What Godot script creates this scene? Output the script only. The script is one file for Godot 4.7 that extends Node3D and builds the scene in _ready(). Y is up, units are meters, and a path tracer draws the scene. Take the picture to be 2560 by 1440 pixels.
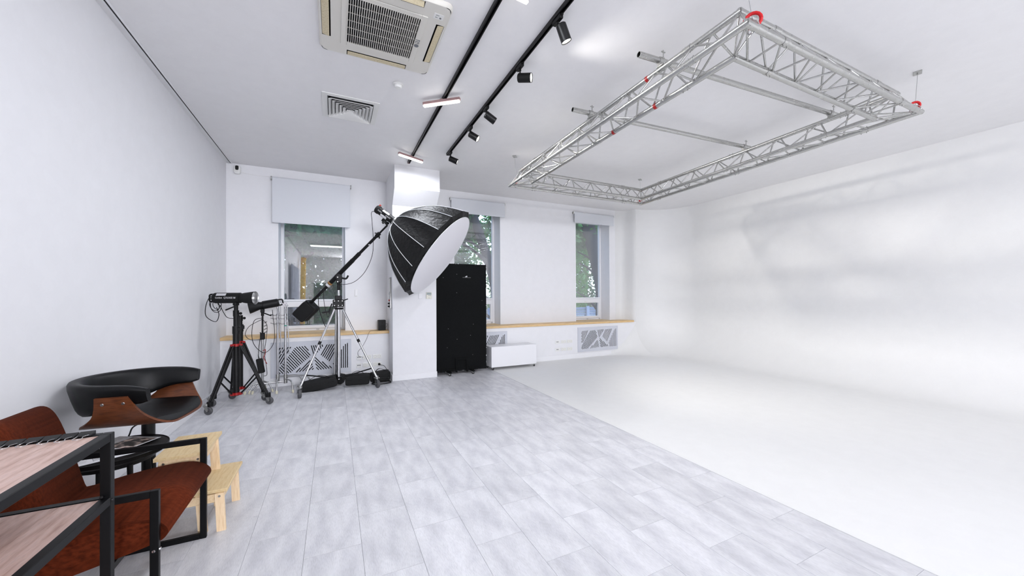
extends Node3D

const H := 3.6          # ceiling
const XL := -1.562      # face of the left wall
const ZB := -7.3        # face of the back wall above the sill
const ZS := -6.95       # face of the boxed-in wall below the sill
const XE := 2.755       # edge between vinyl tiles and white cyclorama
const ZR := 7.2         # wall behind the camera

var st: SurfaceTool
var org := Vector3.ZERO
var used := {}
var M := {}

# ------------------------------------------------------------------ mesh tools
func begin() -> void:
	st = SurfaceTool.new()
	st.begin(Mesh.PRIMITIVE_TRIANGLES)
	st.set_smooth_group(-1)

func tri(a: Vector3, b: Vector3, c: Vector3) -> void:   # counter-clockwise seen from outside
	st.add_vertex(a - org); st.add_vertex(c - org); st.add_vertex(b - org)

func quad(a: Vector3, b: Vector3, c: Vector3, d: Vector3) -> void:
	tri(a, b, c); tri(a, c, d)

func uvquad(a: Vector3, b: Vector3, c: Vector3, d: Vector3) -> void:   # uv (0,1) (1,1) (1,0) (0,0)
	var p := [a, b, c, d]
	var u := [Vector2(0, 1), Vector2(1, 1), Vector2(1, 0), Vector2(0, 0)]
	for k in [0, 2, 1, 0, 3, 2]:
		st.set_uv(u[k]); st.add_vertex(p[k] - org)

func box(c: Vector3, s: Vector3, b := Basis(), bev := 0.0) -> void:
	st.set_smooth_group(-1)
	var h := s * 0.5
	if bev <= 0.0:
		var p := []
		for i in 8:
			p.append(c + b * Vector3(h.x if i & 1 else -h.x, h.y if i & 2 else -h.y, h.z if i & 4 else -h.z))
		quad(p[4], p[5], p[7], p[6]); quad(p[1], p[0], p[2], p[3])
		quad(p[5], p[1], p[3], p[7]); quad(p[0], p[4], p[6], p[2])
		quad(p[6], p[7], p[3], p[2]); quad(p[0], p[1], p[5], p[4])
		return
	bev = minf(bev, minf(h.x, minf(h.y, h.z)) * 0.98)
	var q := {}
	for i in 8:
		var sg := Vector3(1.0 if i & 1 else -1.0, 1.0 if i & 2 else -1.0, 1.0 if i & 4 else -1.0)
		for ax in 3:
			var v := Vector3(sg.x * (h.x - bev), sg.y * (h.y - bev), sg.z * (h.z - bev))
			v[ax] = sg[ax] * h[ax]
			q[i * 3 + ax] = c + b * v
	var f := func(a: int, e: int, g: int, k: int, ax: int):
		quad(q[a * 3 + ax], q[e * 3 + ax], q[g * 3 + ax], q[k * 3 + ax])
	f.call(4, 5, 7, 6, 2); f.call(1, 0, 2, 3, 2); f.call(5, 1, 3, 7, 0); f.call(0, 4, 6, 2, 0); f.call(6, 7, 3, 2, 1); f.call(0, 1, 5, 4, 1)
	var mid := func(pts: Array):
		var n: Vector3 = (pts[1] - pts[0]).cross(pts[2] - pts[0])
		var m := Vector3.ZERO
		for pp in pts: m += pp
		if n.dot(m / pts.size() - c) < 0.0: pts.reverse()
		if pts.size() == 3: tri(pts[0], pts[1], pts[2])
		else: quad(pts[0], pts[1], pts[2], pts[3])
	for ax in 3:
		var u := (ax + 1) % 3
		var w := (ax + 2) % 3
		for i in 8:
			if i & (1 << ax): continue
			var j := i | (1 << ax)
			mid.call([q[i * 3 + u], q[j * 3 + u], q[j * 3 + w], q[i * 3 + w]])
	for i in 8: mid.call([q[i * 3], q[i * 3 + 1], q[i * 3 + 2]])

func frame_of(d: Vector3) -> Basis:   # basis whose y is d
	var y := d.normalized()
	var x := (Vector3.RIGHT if absf(y.x) < 0.9 else Vector3.BACK).cross(y).normalized()
	return Basis(x, y, x.cross(y))

func lathe(o: Vector3, axis: Vector3, prof: Array, n := 16, smooth := true) -> void:   # prof: Vector2(radius, height)
	var b := frame_of(axis)
	for k in prof.size() - 1:
		var a: Vector2 = prof[k]
		var e: Vector2 = prof[k + 1]
		st.set_smooth_group((k + 1) if smooth else -1)
		for i in n:
			var t0 := TAU * i / n
			var t1 := TAU * (i + 1) / n
			var d0 := b.x * cos(t0) + b.z * sin(t0)
			var d1 := b.x * cos(t1) + b.z * sin(t1)
			var p0 := o + d0 * a.x + b.y * a.y
			var p1 := o + d1 * a.x + b.y * a.y
			var p2 := o + d1 * e.x + b.y * e.y
			var p3 := o + d0 * e.x + b.y * e.y
			if a.x > 1e-6: tri(p0, p2, p1)
			if e.x > 1e-6: tri(p0, p3, p2)
	st.set_smooth_group(-1)

func tube(a: Vector3, b: Vector3, r: float, r2 := -1.0, n := 10) -> void:
	var l := a.distance_to(b)
	if r2 < 0.0: r2 = r
	lathe(a, b - a, [Vector2(0, 0), Vector2(r, 0), Vector2(r2, l), Vector2(0, l)], n)

func smoothed(pts: Array, k := 6) -> Array:
	var out := []
	for i in pts.size() - 1:
		var p0: Vector3 = pts[maxi(i - 1, 0)]
		var p3: Vector3 = pts[mini(i + 2, pts.size() - 1)]
		for j in k:
			out.append((pts[i] as Vector3).cubic_interpolate(pts[i + 1], p0, p3, float(j) / k))
	out.append(pts[-1])
	return out

func smooth2(pts: Array, k := 5) -> Array:   # closed outline
	var out := []
	var n := pts.size()
	for i in n:
		for j in k:
			out.append((pts[i] as Vector2).cubic_interpolate(pts[(i + 1) % n], pts[(i + n - 1) % n], pts[(i + 2) % n], float(j) / k))
	return out

func sweep(pts: Array, r, n := 8, ring := []) -> void:   # r: a radius or an Array of them; ring: outline instead of a circle (x: side, y: up)
	var rings := []
	var prev := Vector3.ZERO
	for i in pts.size():
		var d: Vector3 = (pts[mini(i + 1, pts.size() - 1)] - pts[maxi(i - 1, 0)]).normalized()
		var side := d.cross(Vector3.UP)
		if ring.is_empty() and prev != Vector3.ZERO:
			side = prev - d * prev.dot(d)
		if side.length() < 1e-3: side = d.cross(Vector3.RIGHT)
		side = side.normalized()
		prev = side
		var up := side.cross(d).normalized()
		var rad: float = r[i] if r is Array else r
		var c := []
		var m := n if ring.is_empty() else ring.size()
		for k in m:
			if ring.is_empty():
				c.append(pts[i] + (side * cos(TAU * k / m) + up * sin(TAU * k / m)) * rad)
			else:
				c.append(pts[i] + (side * ring[k].x + up * ring[k].y) * rad)
		rings.append(c)
	loft(rings)

func loft(rings: Array, capped := true, group := 1) -> void:   # rings run counter-clockwise seen from the end of the path
	var m: int = rings[0].size()
	st.set_smooth_group(group)
	for i in rings.size() - 1:
		for k in m:
			var k1 := (k + 1) % m
			quad(rings[i][k], rings[i][k1], rings[i + 1][k1], rings[i + 1][k])
	st.set_smooth_group(-1)
	if capped:
		for e in [0, rings.size() - 1]:
			var c := Vector3.ZERO
			for p in rings[e]: c += p / m
			for k in m:
				var k1 := (k + 1) % m
				if e == 0: tri(c, rings[e][k1], rings[e][k])
				else: tri(c, rings[e][k], rings[e][k1])

func extrude(poly: Array, xf: Transform3D, depth: float, bev := 0.0) -> void:   # outline in xf's xy plane, from z 0 to depth
	var pl := PackedVector2Array(poly)
	if Geometry2D.is_polygon_clockwise(pl): pl.reverse()
	var ix := Geometry2D.triangulate_polygon(pl)
	st.set_smooth_group(-1)
	var n := pl.size()
	var at := func(p: Vector2, z: float) -> Vector3: return xf * Vector3(p.x, p.y, z)
	for i in range(0, ix.size(), 3):
		var a := pl[ix[i]]
		var b := pl[ix[i + 1]]
		var c := pl[ix[i + 2]]
		if (b - a).cross(c - a) < 0.0:
			var t := b
			b = c
			c = t
		tri(at.call(a, depth), at.call(b, depth), at.call(c, depth))
		tri(at.call(a, 0), at.call(c, 0), at.call(b, 0))
	for i in n:
		var a := pl[i]
		var b := pl[(i + 1) % n]
		quad(at.call(a, 0), at.call(b, 0), at.call(b, depth), at.call(a, depth))

func inset(pl: Array, d: float) -> Array:   # counter-clockwise outline moved inwards
	var out := []
	var n := pl.size()
	for i in n:
		var e: Vector2 = (pl[(i + 1) % n] - pl[(i + n - 1) % n]).normalized()
		out.append(pl[i] + Vector2(-e.y, e.x) * d)
	return out

func puff(outline: Array, xf: Transform3D, depth: float, bev: float, steps := 5) -> void:   # upholstered slab: outline with rounded ends
	var pl := outline
	if Geometry2D.is_polygon_clockwise(PackedVector2Array(pl)):
		pl = pl.duplicate(); pl.reverse()
	var rings := []
	for e in 2:
		for i in steps + 1:
			var a := PI / 2 * (float(i) / steps if e == 0 else 1.0 - float(i) / steps)
			var z := bev * (1.0 - sin(a))
			var o := inset(pl, bev * (1.0 - cos(PI / 2 - a)))
			var ring := []
			for p in o: ring.append(xf * Vector3(p.x, p.y, z if e == 0 else depth - z))
			rings.append(ring)
	loft(rings)

func pillow(c: Vector3, s: Vector3, b := Basis(), e1 := 0.45, e2 := 0.35, n := 10) -> void:   # superellipsoid
	var g := []
	var pw := func(v: float, e: float) -> float: return signf(v) * pow(absf(v), e)
	for i in n + 1:
		var a := -PI / 2 + PI * i / n
		var row := []
		for k in 2 * n:
			var t := TAU * k / (2 * n)
			row.append(c + b * (Vector3(pw.call(cos(a), e1) * pw.call(cos(t), e2), pw.call(sin(a), e1), -pw.call(cos(a), e1) * pw.call(sin(t), e2)) * s * 0.5))
		g.append(row)
	st.set_smooth_group(1)
	for i in n:
		for k in 2 * n:
			var k1 := (k + 1) % (2 * n)
			if i > 0: tri(g[i][k], g[i][k1], g[i + 1][k1])
			if i < n - 1 or true: tri(g[i][k], g[i + 1][k1], g[i + 1][k])
	st.set_smooth_group(-1)

# ------------------------------------------------------------------ node tools
func numbered(called: String) -> String:
	var n: int = used.get(called, 0)
	used[called] = n + 1
	return called if n == 0 else "%s_%03d" % [called, n]

func tag(o: Node, label: String, category: String, group := "", kind := "") -> Node:
	if label: o.set_meta("label", label)
	if category: o.set_meta("category", category)
	if group: o.set_meta("group", group)
	if kind: o.set_meta("kind", kind)
	return o

func thing(called: String, label: String, category: String, at: Vector3, group := "", turn := 0.0) -> Node3D:
	var o := Node3D.new()
	o.name = numbered(called)
	add_child(o)
	o.position = at
	o.rotation.y = turn
	org = at if turn == 0.0 else Vector3.ZERO
	tag(o, label, category, group)
	return o

func part(called: String, m: Material, parent: Node, label := "") -> MeshInstance3D:   # what was drawn since begin(), as a child
	st.generate_normals()
	var o := MeshInstance3D.new()
	o.mesh = st.commit()
	o.mesh.surface_set_material(0, m)
	o.name = called if parent != self else numbered(called)
	if label: o.set_meta("label", label)
	parent.add_child(o, true)
	return o

func whole(called: String, m: Material, label: String, category: String, at: Vector3, group := "") -> MeshInstance3D:   # a thing of one mesh, drawn with org = at
	var o := part(called, m, self)
	o.position = at
	tag(o, label, category, group)
	return o

func struct(called: String, m: Material, label: String, category: String) -> MeshInstance3D:
	var o := part(called, m, self)
	tag(o, label, category, "", "structure")
	return o

func lettering(text: String, size: float, m: Material, parent: Node, called: String, xf: Transform3D) -> MeshInstance3D:
	var t := TextMesh.new()
	var f := SystemFont.new()
	f.font_names = PackedStringArray(["Droid Sans"])
	t.font = f
	t.text = text
	t.font_size = 32
	t.pixel_size = size / 32.0
	t.depth = size * 0.05
	var o := MeshInstance3D.new()
	o.mesh = t
	t.material = m
	o.name = called
	o.transform = xf
	parent.add_child(o, true)
	return o

# ------------------------------------------------------------------ materials
func mat(key: String, c: Color, rough := 0.6, metal := 0.0, spec := 0.5) -> StandardMaterial3D:
	var m := StandardMaterial3D.new()
	m.resource_name = key
	m.albedo_color = c
	m.roughness = rough
	m.metallic = metal
	m.metallic_specular = spec
	M[key] = m
	return m

func noise_tex(w: int, h: int, freq: float, stops: Array, sd := 1, kind := FastNoiseLite.TYPE_SIMPLEX_SMOOTH, oct := 5) -> NoiseTexture2D:
	var n := FastNoiseLite.new()
	n.seed = sd
	n.noise_type = kind
	n.frequency = freq
	n.fractal_octaves = oct
	var t := NoiseTexture2D.new()
	t.width = w
	t.height = h
	t.seamless = true
	t.noise = n
	var g := Gradient.new()
	g.offsets = PackedFloat32Array()
	g.colors = PackedColorArray()
	var offs := PackedFloat32Array()
	var cols := PackedColorArray()
	for s in stops:
		offs.append(s[0]); cols.append(s[1])
	g.offsets = offs
	g.colors = cols
	t.color_ramp = g
	return t

func grey(v: float) -> Color: return Color(v, v, v)

func materials() -> void:
	var paint := mat("wall_paint", Color(0.925, 0.925, 0.935), 0.62)
	paint.albedo_texture = noise_tex(512, 512, 0.02, [[0.0, grey(0.988)], [1.0, grey(1.0)]], 3)
	paint.uv1_triplanar = true
	paint.uv1_world_triplanar = true
	paint.uv1_scale = Vector3(0.45, 0.45, 0.45)
	var fine := noise_tex(512, 512, 0.09, [[0.0, grey(0.0)], [1.0, grey(1.0)]], 5)
	var cyc: StandardMaterial3D = paint.duplicate()
	cyc.resource_name = "cyclorama_paint"
	cyc.albedo_color = Color(0.905, 0.905, 0.902)
	cyc.roughness = 0.5
	M["cyc"] = cyc
	var ceil_m: StandardMaterial3D = paint.duplicate()
	ceil_m.resource_name = "ceiling_paint"
	ceil_m.albedo_color = Color(0.95, 0.947, 0.95)
	ceil_m.roughness = 0.8
	M["ceiling"] = ceil_m
	mat("trim_white", Color(0.93, 0.93, 0.94), 0.4)
	mat("plastic_white", Color(0.92, 0.92, 0.91), 0.35)
	mat("plastic_cream", Color(0.86, 0.85, 0.80), 0.4)
	mat("blind", Color(0.86, 0.87, 0.89), 0.85)
	M["blind"].backlight_enabled = true
	M["blind"].backlight = Color(0.25, 0.25, 0.25)
	mat("black_metal", Color(0.028, 0.028, 0.032), 0.42, 0.0, 0.4)
	mat("black_plastic", Color(0.032, 0.032, 0.034), 0.5, 0.0, 0.4)
	mat("rubber", Color(0.035, 0.035, 0.035), 0.75)
	mat("wheel_grey", Color(0.30, 0.30, 0.31), 0.6)
	mat("frame_metal", Color(0.026, 0.030, 0.037), 0.45, 0.0, 0.32)
	mat("chrome", Color(0.82, 0.82, 0.83), 0.16, 1.0)
	mat("steel", Color(0.72, 0.72, 0.72), 0.32, 1.0)
	mat("zinc", Color(0.70, 0.70, 0.69), 0.38, 1.0)
	mat("red_paint", Color(0.62, 0.05, 0.06), 0.4)
	mat("red_soft", Color(0.78, 0.06, 0.09), 0.55)
	mat("orange_plastic", Color(0.85, 0.25, 0.12), 0.4)
	mat("dark_slot_fill", Color(0.24, 0.24, 0.25), 0.6)  # shade tone for the block added behind the grille slots
	mat("galvanised", Color(0.52, 0.53, 0.54), 0.5, 0.6)
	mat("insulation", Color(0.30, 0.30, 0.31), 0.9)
	mat("dark_gap_mesh", Color(0.20, 0.20, 0.205), 0.9)  # filter sheet toned dark to stand for shade between the slats
	mat("grey_panel", Color(0.80, 0.81, 0.84), 0.5)
	mat("tan_tape", Color(0.62, 0.45, 0.25), 0.6)
	mat("rubber_foot", Color(0.84, 0.82, 0.73), 0.6)
	mat("print_white", Color(0.85, 0.85, 0.86), 0.5)
	mat("print_grey", Color(0.45, 0.46, 0.48), 0.5)
	mat("lcd", Color(0.55, 0.60, 0.60), 0.25)
	mat("paper", Color(0.92, 0.92, 0.93), 0.55)
	mat("yellow_paper", Color(0.95, 0.72, 0.05), 0.7)
	mat("board_black", Color(0.045, 0.052, 0.056), 0.85, 0.0, 0.3)
	M["board_black"].albedo_texture = noise_tex(512, 512, 0.03, [[0.0, grey(0.75)], [0.6, grey(0.95)], [1.0, grey(1.0)]], 11)
	M["board_black"].uv1_triplanar = true
	M["board_black"].uv1_scale = Vector3(1.2, 1.2, 1.2)
	# aluminium with a faint brushed variation
	var al := mat("aluminium", Color(0.74, 0.74, 0.73), 0.32, 1.0)
	al.roughness_texture = noise_tex(256, 256, 0.03, [[0.0, grey(0.55)], [1.0, grey(1.0)]], 7)
	al.uv1_triplanar = true
	al.uv1_scale = Vector3(3, 3, 3)
	# pale wood of the sill and stool, grain along x or z by scale
	for k in [["sill_wood", Color(0.88, 0.76, 0.57), Vector3(0.5, 4.0, 5.0)], ["birch", Color(0.93, 0.83, 0.68), Vector3(4.0, 4.0, 0.8)], ["birch_top", Color(0.86, 0.77, 0.60), Vector3(4.0, 4.0, 0.7)], ["birch_leg", Color(0.94, 0.84, 0.70), Vector3(4.0, 0.7, 4.0)]]:
		var w := mat(k[0], k[1], 0.5)
		w.albedo_texture = noise_tex(512, 512, 0.02, [[0.0, Color(0.92, 0.88, 0.82)], [0.45, Color(0.98, 0.965, 0.94)], [0.7, Color(1, 1, 1)], [1.0, Color(0.95, 0.92, 0.88)]], 21)
		w.uv1_triplanar = true
		w.uv1_scale = k[2]
	# printed oak board of the shelf, grain along z
	var oak := mat("oak_board", Color(0.84, 0.735, 0.70), 0.5)
	oak.albedo_texture = noise_tex(1024, 1024, 0.012, [[0.0, Color(0.78, 0.71, 0.67)], [0.25, Color(0.91, 0.87, 0.84)], [0.5, Color(0.98, 0.96, 0.945)], [0.75, Color(1, 1, 1)], [1.0, Color(0.90, 0.86, 0.83)]], 33)
	oak.uv1_triplanar = true
	oak.uv1_scale = Vector3(2.6, 2.6, 0.32)
	oak.detail_enabled = true
	oak.detail_blend_mode = BaseMaterial3D.BLEND_MODE_MUL
	oak.detail_uv_layer = BaseMaterial3D.DETAIL_UV_1
	oak.detail_albedo = noise_tex(512, 512, 0.16, [[0.0, grey(0.88)], [0.5, grey(0.97)], [1.0, grey(1.0)]], 34)
	# walnut veneer of the swivel chair
	var wal := mat("walnut", Color(0.43, 0.235, 0.125), 0.38)
	wal.albedo_texture = noise_tex(512, 512, 0.03, [[0.0, Color(0.55, 0.5, 0.45)], [0.5, Color(0.92, 0.9, 0.88)], [1.0, Color(1, 1, 1)]], 41)
	wal.uv1_triplanar = true
	wal.uv1_scale = Vector3(0.8, 6.0, 6.0)
	# leatherette
	var lea := mat("leather", Color(0.022, 0.026, 0.034), 0.42, 0.0, 0.36)
	lea.heightmap_enabled = true
	lea.heightmap_texture = fine
	lea.heightmap_scale = 0.05
	lea.uv1_triplanar = true
	lea.uv1_scale = Vector3(6, 6, 6)
	# rust velvet
	var vel := mat("velvet", Color(0.385, 0.165, 0.085), 0.9, 0.0, 0.2)
	vel.albedo_texture = noise_tex(512, 512, 0.035, [[0.0, Color(0.62, 0.58, 0.56)], [0.35, Color(0.84, 0.82, 0.8)], [0.6, Color(0.95, 0.93, 0.92)], [0.8, Color(1, 1, 1)], [1.0, Color(1.0, 1.0, 1.0)]], 51)
	vel.uv1_triplanar = true
	vel.uv1_scale = Vector3(1.6, 2.6, 3.2)
	vel.rim_enabled = true
	vel.rim = 0.3
	vel.rim_tint = 0.9
	vel.heightmap_enabled = true
	vel.heightmap_texture = fine
	vel.heightmap_scale = 0.12
	# black cloths
	var nyl := mat("nylon_black", Color(0.03, 0.031, 0.033), 0.58, 0.0, 0.4)
	nyl.heightmap_enabled = true
	nyl.heightmap_texture = noise_tex(512, 512, 0.015, [[0.0, grey(0.0)], [1.0, grey(1.0)]], 61, FastNoiseLite.TYPE_SIMPLEX_SMOOTH, 3)
	nyl.heightmap_scale = 1.0
	nyl.uv1_triplanar = true
	nyl.uv1_scale = Vector3(2.0, 2.0, 2.0)
	mat("bag_cloth", Color(0.035, 0.037, 0.04), 0.8)
	mat("piping", Color(0.86, 0.87, 0.88), 0.6)
	var dif := mat("diffuser_cloth", Color(0.95, 0.945, 0.965), 0.8)
	dif.backlight_enabled = true
	dif.backlight = Color(0.4, 0.4, 0.4)
	mat("dark_drape", Color(0.07, 0.08, 0.11), 0.9)
	mat("sheer", Color(0.75, 0.78, 0.84), 0.9)
	# glass
	var gl := mat("glass", Color(1, 1, 1, 0.02), 0.0, 0.0, 0.5)
	gl.transparency = BaseMaterial3D.TRANSPARENCY_ALPHA
	# outdoors
	var leaf := mat("leaf", Color(0.19, 0.44, 0.13), 0.6)
	leaf.backlight_enabled = true
	leaf.backlight = Color(0.25, 0.45, 0.12)
	var leaf2 := mat("leaf_dark", Color(0.12, 0.32, 0.11), 0.6)
	leaf2.backlight_enabled = true
	leaf2.backlight = Color(0.14, 0.30, 0.09)
	var bark := mat("bark", Color(0.16, 0.14, 0.15), 0.9)
	bark.albedo_texture = noise_tex(256, 256, 0.05, [[0.0, grey(0.5)], [1.0, grey(1.0)]], 71)
	bark.uv1_triplanar = true
	bark.uv1_scale = Vector3(3, 0.8, 3)
	mat("ground_outside", Color(0.30, 0.32, 0.25), 0.9)
	mat("slat_blue", Color(0.62, 0.68, 0.78), 0.5)
	mat("cassette_plastic", Color(0.88, 0.87, 0.84), 0.4)
	var lv := mat("louver_plastic", Color(0.86, 0.82, 0.71), 0.5)
	lv.albedo_texture = noise_tex(256, 256, 0.06, [[0.0, Color(0.84, 0.80, 0.72)], [0.4, Color(0.96, 0.95, 0.92)], [1.0, Color(1, 1, 1)]], 81)
	lv.uv1_triplanar = true
	lv.uv1_scale = Vector3(4, 4, 4)
	mat("dust", Color(0.60, 0.56, 0.47), 0.9)
	var led := mat("led_diffuser", Color(0.95, 0.95, 0.95), 0.6)
	led.emission_enabled = true
	led.emission = Color(1.0, 0.99, 0.96)
	led.emission_energy_multiplier = 4.0
	var lens := mat("lamp_lens", Color(0.95, 0.95, 0.95), 0.5)
	lens.emission_enabled = true
	lens.emission = Color(1.0, 0.98, 0.94)
	lens.emission_energy_multiplier = 4.0
	var db := mat("glow_fill_blind", Color(0.9, 0.9, 0.9), 0.9)  # glow put into the blinds of the added rear windows
	db.emission_enabled = true
	db.emission = Color(0.95, 0.97, 1.0)
	db.emission_energy_multiplier = 3.0
	mat("lamp_body", Color(0.62, 0.50, 0.50), 0.4)
	# vinyl stone tiles: six cuttings of the same print
	var clouds := noise_tex(1024, 1024, 0.006, [[0.0, Color(0.87, 0.87, 0.88)], [0.3, Color(0.92, 0.92, 0.93)], [0.5, Color(0.95, 0.95, 0.955)], [0.75, Color(0.985, 0.985, 0.99)], [1.0, Color(0.95, 0.95, 0.96)]], 91)
	var brushed := noise_tex(512, 512, 0.05, [[0.0, grey(0.90)], [0.5, grey(0.97)], [1.0, grey(1.0)]], 92)
	var rough := noise_tex(512, 512, 0.02, [[0.0, grey(0.78)], [1.0, grey(1.0)]], 93)
	for k in 8:
		var v := mat("vinyl_%d" % k, Color(0.915, 0.915, 0.925).darkened(0.012 * (k % 4)), 0.5)
		v.albedo_texture = clouds
		v.uv1_scale = Vector3(0.36, 0.12, 1)
		v.uv1_offset = Vector3(0.37 * k, 0.53 * k, 0)
		v.detail_enabled = true
		v.detail_blend_mode = BaseMaterial3D.BLEND_MODE_MUL
		v.detail_uv_layer = BaseMaterial3D.DETAIL_UV_2
		v.detail_albedo = brushed
		v.uv2_scale = Vector3(2.2, 0.28, 1)
		v.uv2_offset = Vector3(0.21 * k, 0.4 * k, 0)
		v.roughness_texture = rough
		v.roughness = 0.46
		v.metallic_specular = 0.5
	mat("subfloor", Color(0.35, 0.35, 0.36), 0.9)

# ------------------------------------------------------------------ start
func _ready() -> void:
	camera_and_sky()
	materials()
	tiles_and_floor()
	shell()
	cyclorama()
	windows()
	ceiling_things()
	lamps()
	truss()
	back_wall_things()
	light_stands()
	boom_and_softbox()
	furniture()
	behind_camera()
	outdoors()

func camera_and_sky() -> void:
	var th := deg_to_rad(25.77)
	var p := deg_to_rad(0.3117)
	var r := deg_to_rad(0.2652)
	var f := Vector3(sin(th) * cos(p), sin(p), -cos(th) * cos(p))
	var r0 := Vector3(cos(th), 0, sin(th))
	var u0 := r0.cross(f)
	var rt := r0 * cos(r) - u0 * sin(r)
	var up := r0 * sin(r) + u0 * cos(r)
	var cam := Camera3D.new()
	cam.name = "camera"
	cam.transform = Transform3D(Basis(rt, up, -f), Vector3(0, 1.43, 0))
	cam.projection = Camera3D.PROJECTION_FRUSTUM
	cam.near = 0.05
	cam.far = 200.0
	cam.size = 2.0 * 0.05 * 720.0 / 919.67
	cam.frustum_offset = Vector2(0, 0.05 * 15.75 / 919.67)
	cam.current = true
	add_child(cam)
	var env := Environment.new()
	env.background_mode = Environment.BG_SKY
	var sm := ProceduralSkyMaterial.new()
	sm.sky_top_color = Color(0.55, 0.66, 0.82)
	sm.sky_horizon_color = Color(0.80, 0.85, 0.90)
	sm.ground_bottom_color = Color(0.3, 0.32, 0.3)
	sm.ground_horizon_color = Color(0.6, 0.62, 0.6)
	sm.sky_energy_multiplier = 2.0
	sm.ground_energy_multiplier = 1.0
	env.sky = Sky.new()
	env.sky.sky_material = sm
	env.tonemap_mode = Environment.TONE_MAPPER_LINEAR
	env.tonemap_exposure = EXPOSURE
	env.sdfgi_enabled = true
	env.ssao_enabled = true
	env.ssil_enabled = true
	var we := WorldEnvironment.new()
	we.name = "environment"
	we.environment = env
	add_child(we)

const EXPOSURE := 1.4
const BAR_ENERGY := 1.8
const PANEL_ENERGY := 1.5
const FILL_WINDOW_ENERGY := 31.0  # fill light of the added rear windows
const SPOT_ENERGY := 2.3

# ------------------------------------------------------------------ setting
func tile_mesh(x0: float, x1: float, z0: float, z1: float) -> ArrayMesh:   # top at y 0, with a fine chamfer
	var b := 0.0006
	var s := SurfaceTool.new()
	s.begin(Mesh.PRIMITIVE_TRIANGLES)
	s.set_smooth_group(-1)
	var o := [Vector3(x0, -0.003, z1), Vector3(x1, -0.003, z1), Vector3(x1, -0.003, z0), Vector3(x0, -0.003, z0)]
	var t := [Vector3(x0 + b, 0, z1 - b), Vector3(x1 - b, 0, z1 - b), Vector3(x1 - b, 0, z0 + b), Vector3(x0 + b, 0, z0 + b)]
	var add := func(a: Vector3, e: Vector3, c: Vector3):
		for v in [a, c, e]:
			s.set_uv(Vector2(v.x / 0.295, v.z / 0.295)); s.set_uv2(Vector2(v.x / 0.295, v.z / 0.295)); s.add_vertex(v)
	add.call(t[0], t[1], t[2]); add.call(t[0], t[2], t[3])
	for i in 4:
		var k := (i + 1) % 4
		add.call(o[i], o[k], t[k]); add.call(o[i], t[k], t[i])
	s.generate_normals()
	return s.commit()

func tiles_and_floor() -> void:
	org = Vector3.ZERO
	begin()
	box(Vector3((XL - 0.2 + 9.0) / 2, -0.103, (-7.8 + ZR) / 2), Vector3(9.0 - XL + 0.2, 0.2, ZR + 7.8))
	var floor_o := struct("floor", M.subfloor, "grey stone look vinyl tile floor laid in a half bond", "floor")
	begin()
	box(Vector3((XL + XE) / 2, -0.0015, (1.0 + ZR) / 2), Vector3(XE - XL, 0.003, ZR - 1.0))
	part("vinyl_sheet", M.vinyl_1, floor_o)
	var rng := RandomNumberGenerator.new()
	rng.seed = 5
	var g := 0.0003
	var cache := {}
	var k0 := -6
	for k in range(k0, 10):
		var x0 := maxf(0.14 + 0.295 * k, XL)
		var x1 := minf(0.14 + 0.295 * (k + 1), XE)
		if x1 - x0 < 0.02: continue
		var first := -2.60 if posmod(k, 2) == 0 else -2.31
		for j in range(-8, 13):
			var z0 := maxf(first + 0.6 * j, ZS - 0.02)
			var z1 := minf(first + 0.6 * (j + 1), 1.0)
			if z1 - z0 < 0.02: continue
			var key := "%.3f %.3f" % [x1 - x0, z1 - z0]
			if not cache.has(key):
				cache[key] = tile_mesh(g, x1 - x0 - g, g, z1 - z0 - g)
			var o := MeshInstance3D.new()
			o.mesh = cache[key]
			o.material_override = M["vinyl_%d" % rng.randi_range(0, 7)]
			o.name = "tile"
			o.position = Vector3(x0, 0, z0)
			floor_o.add_child(o, true)

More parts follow.
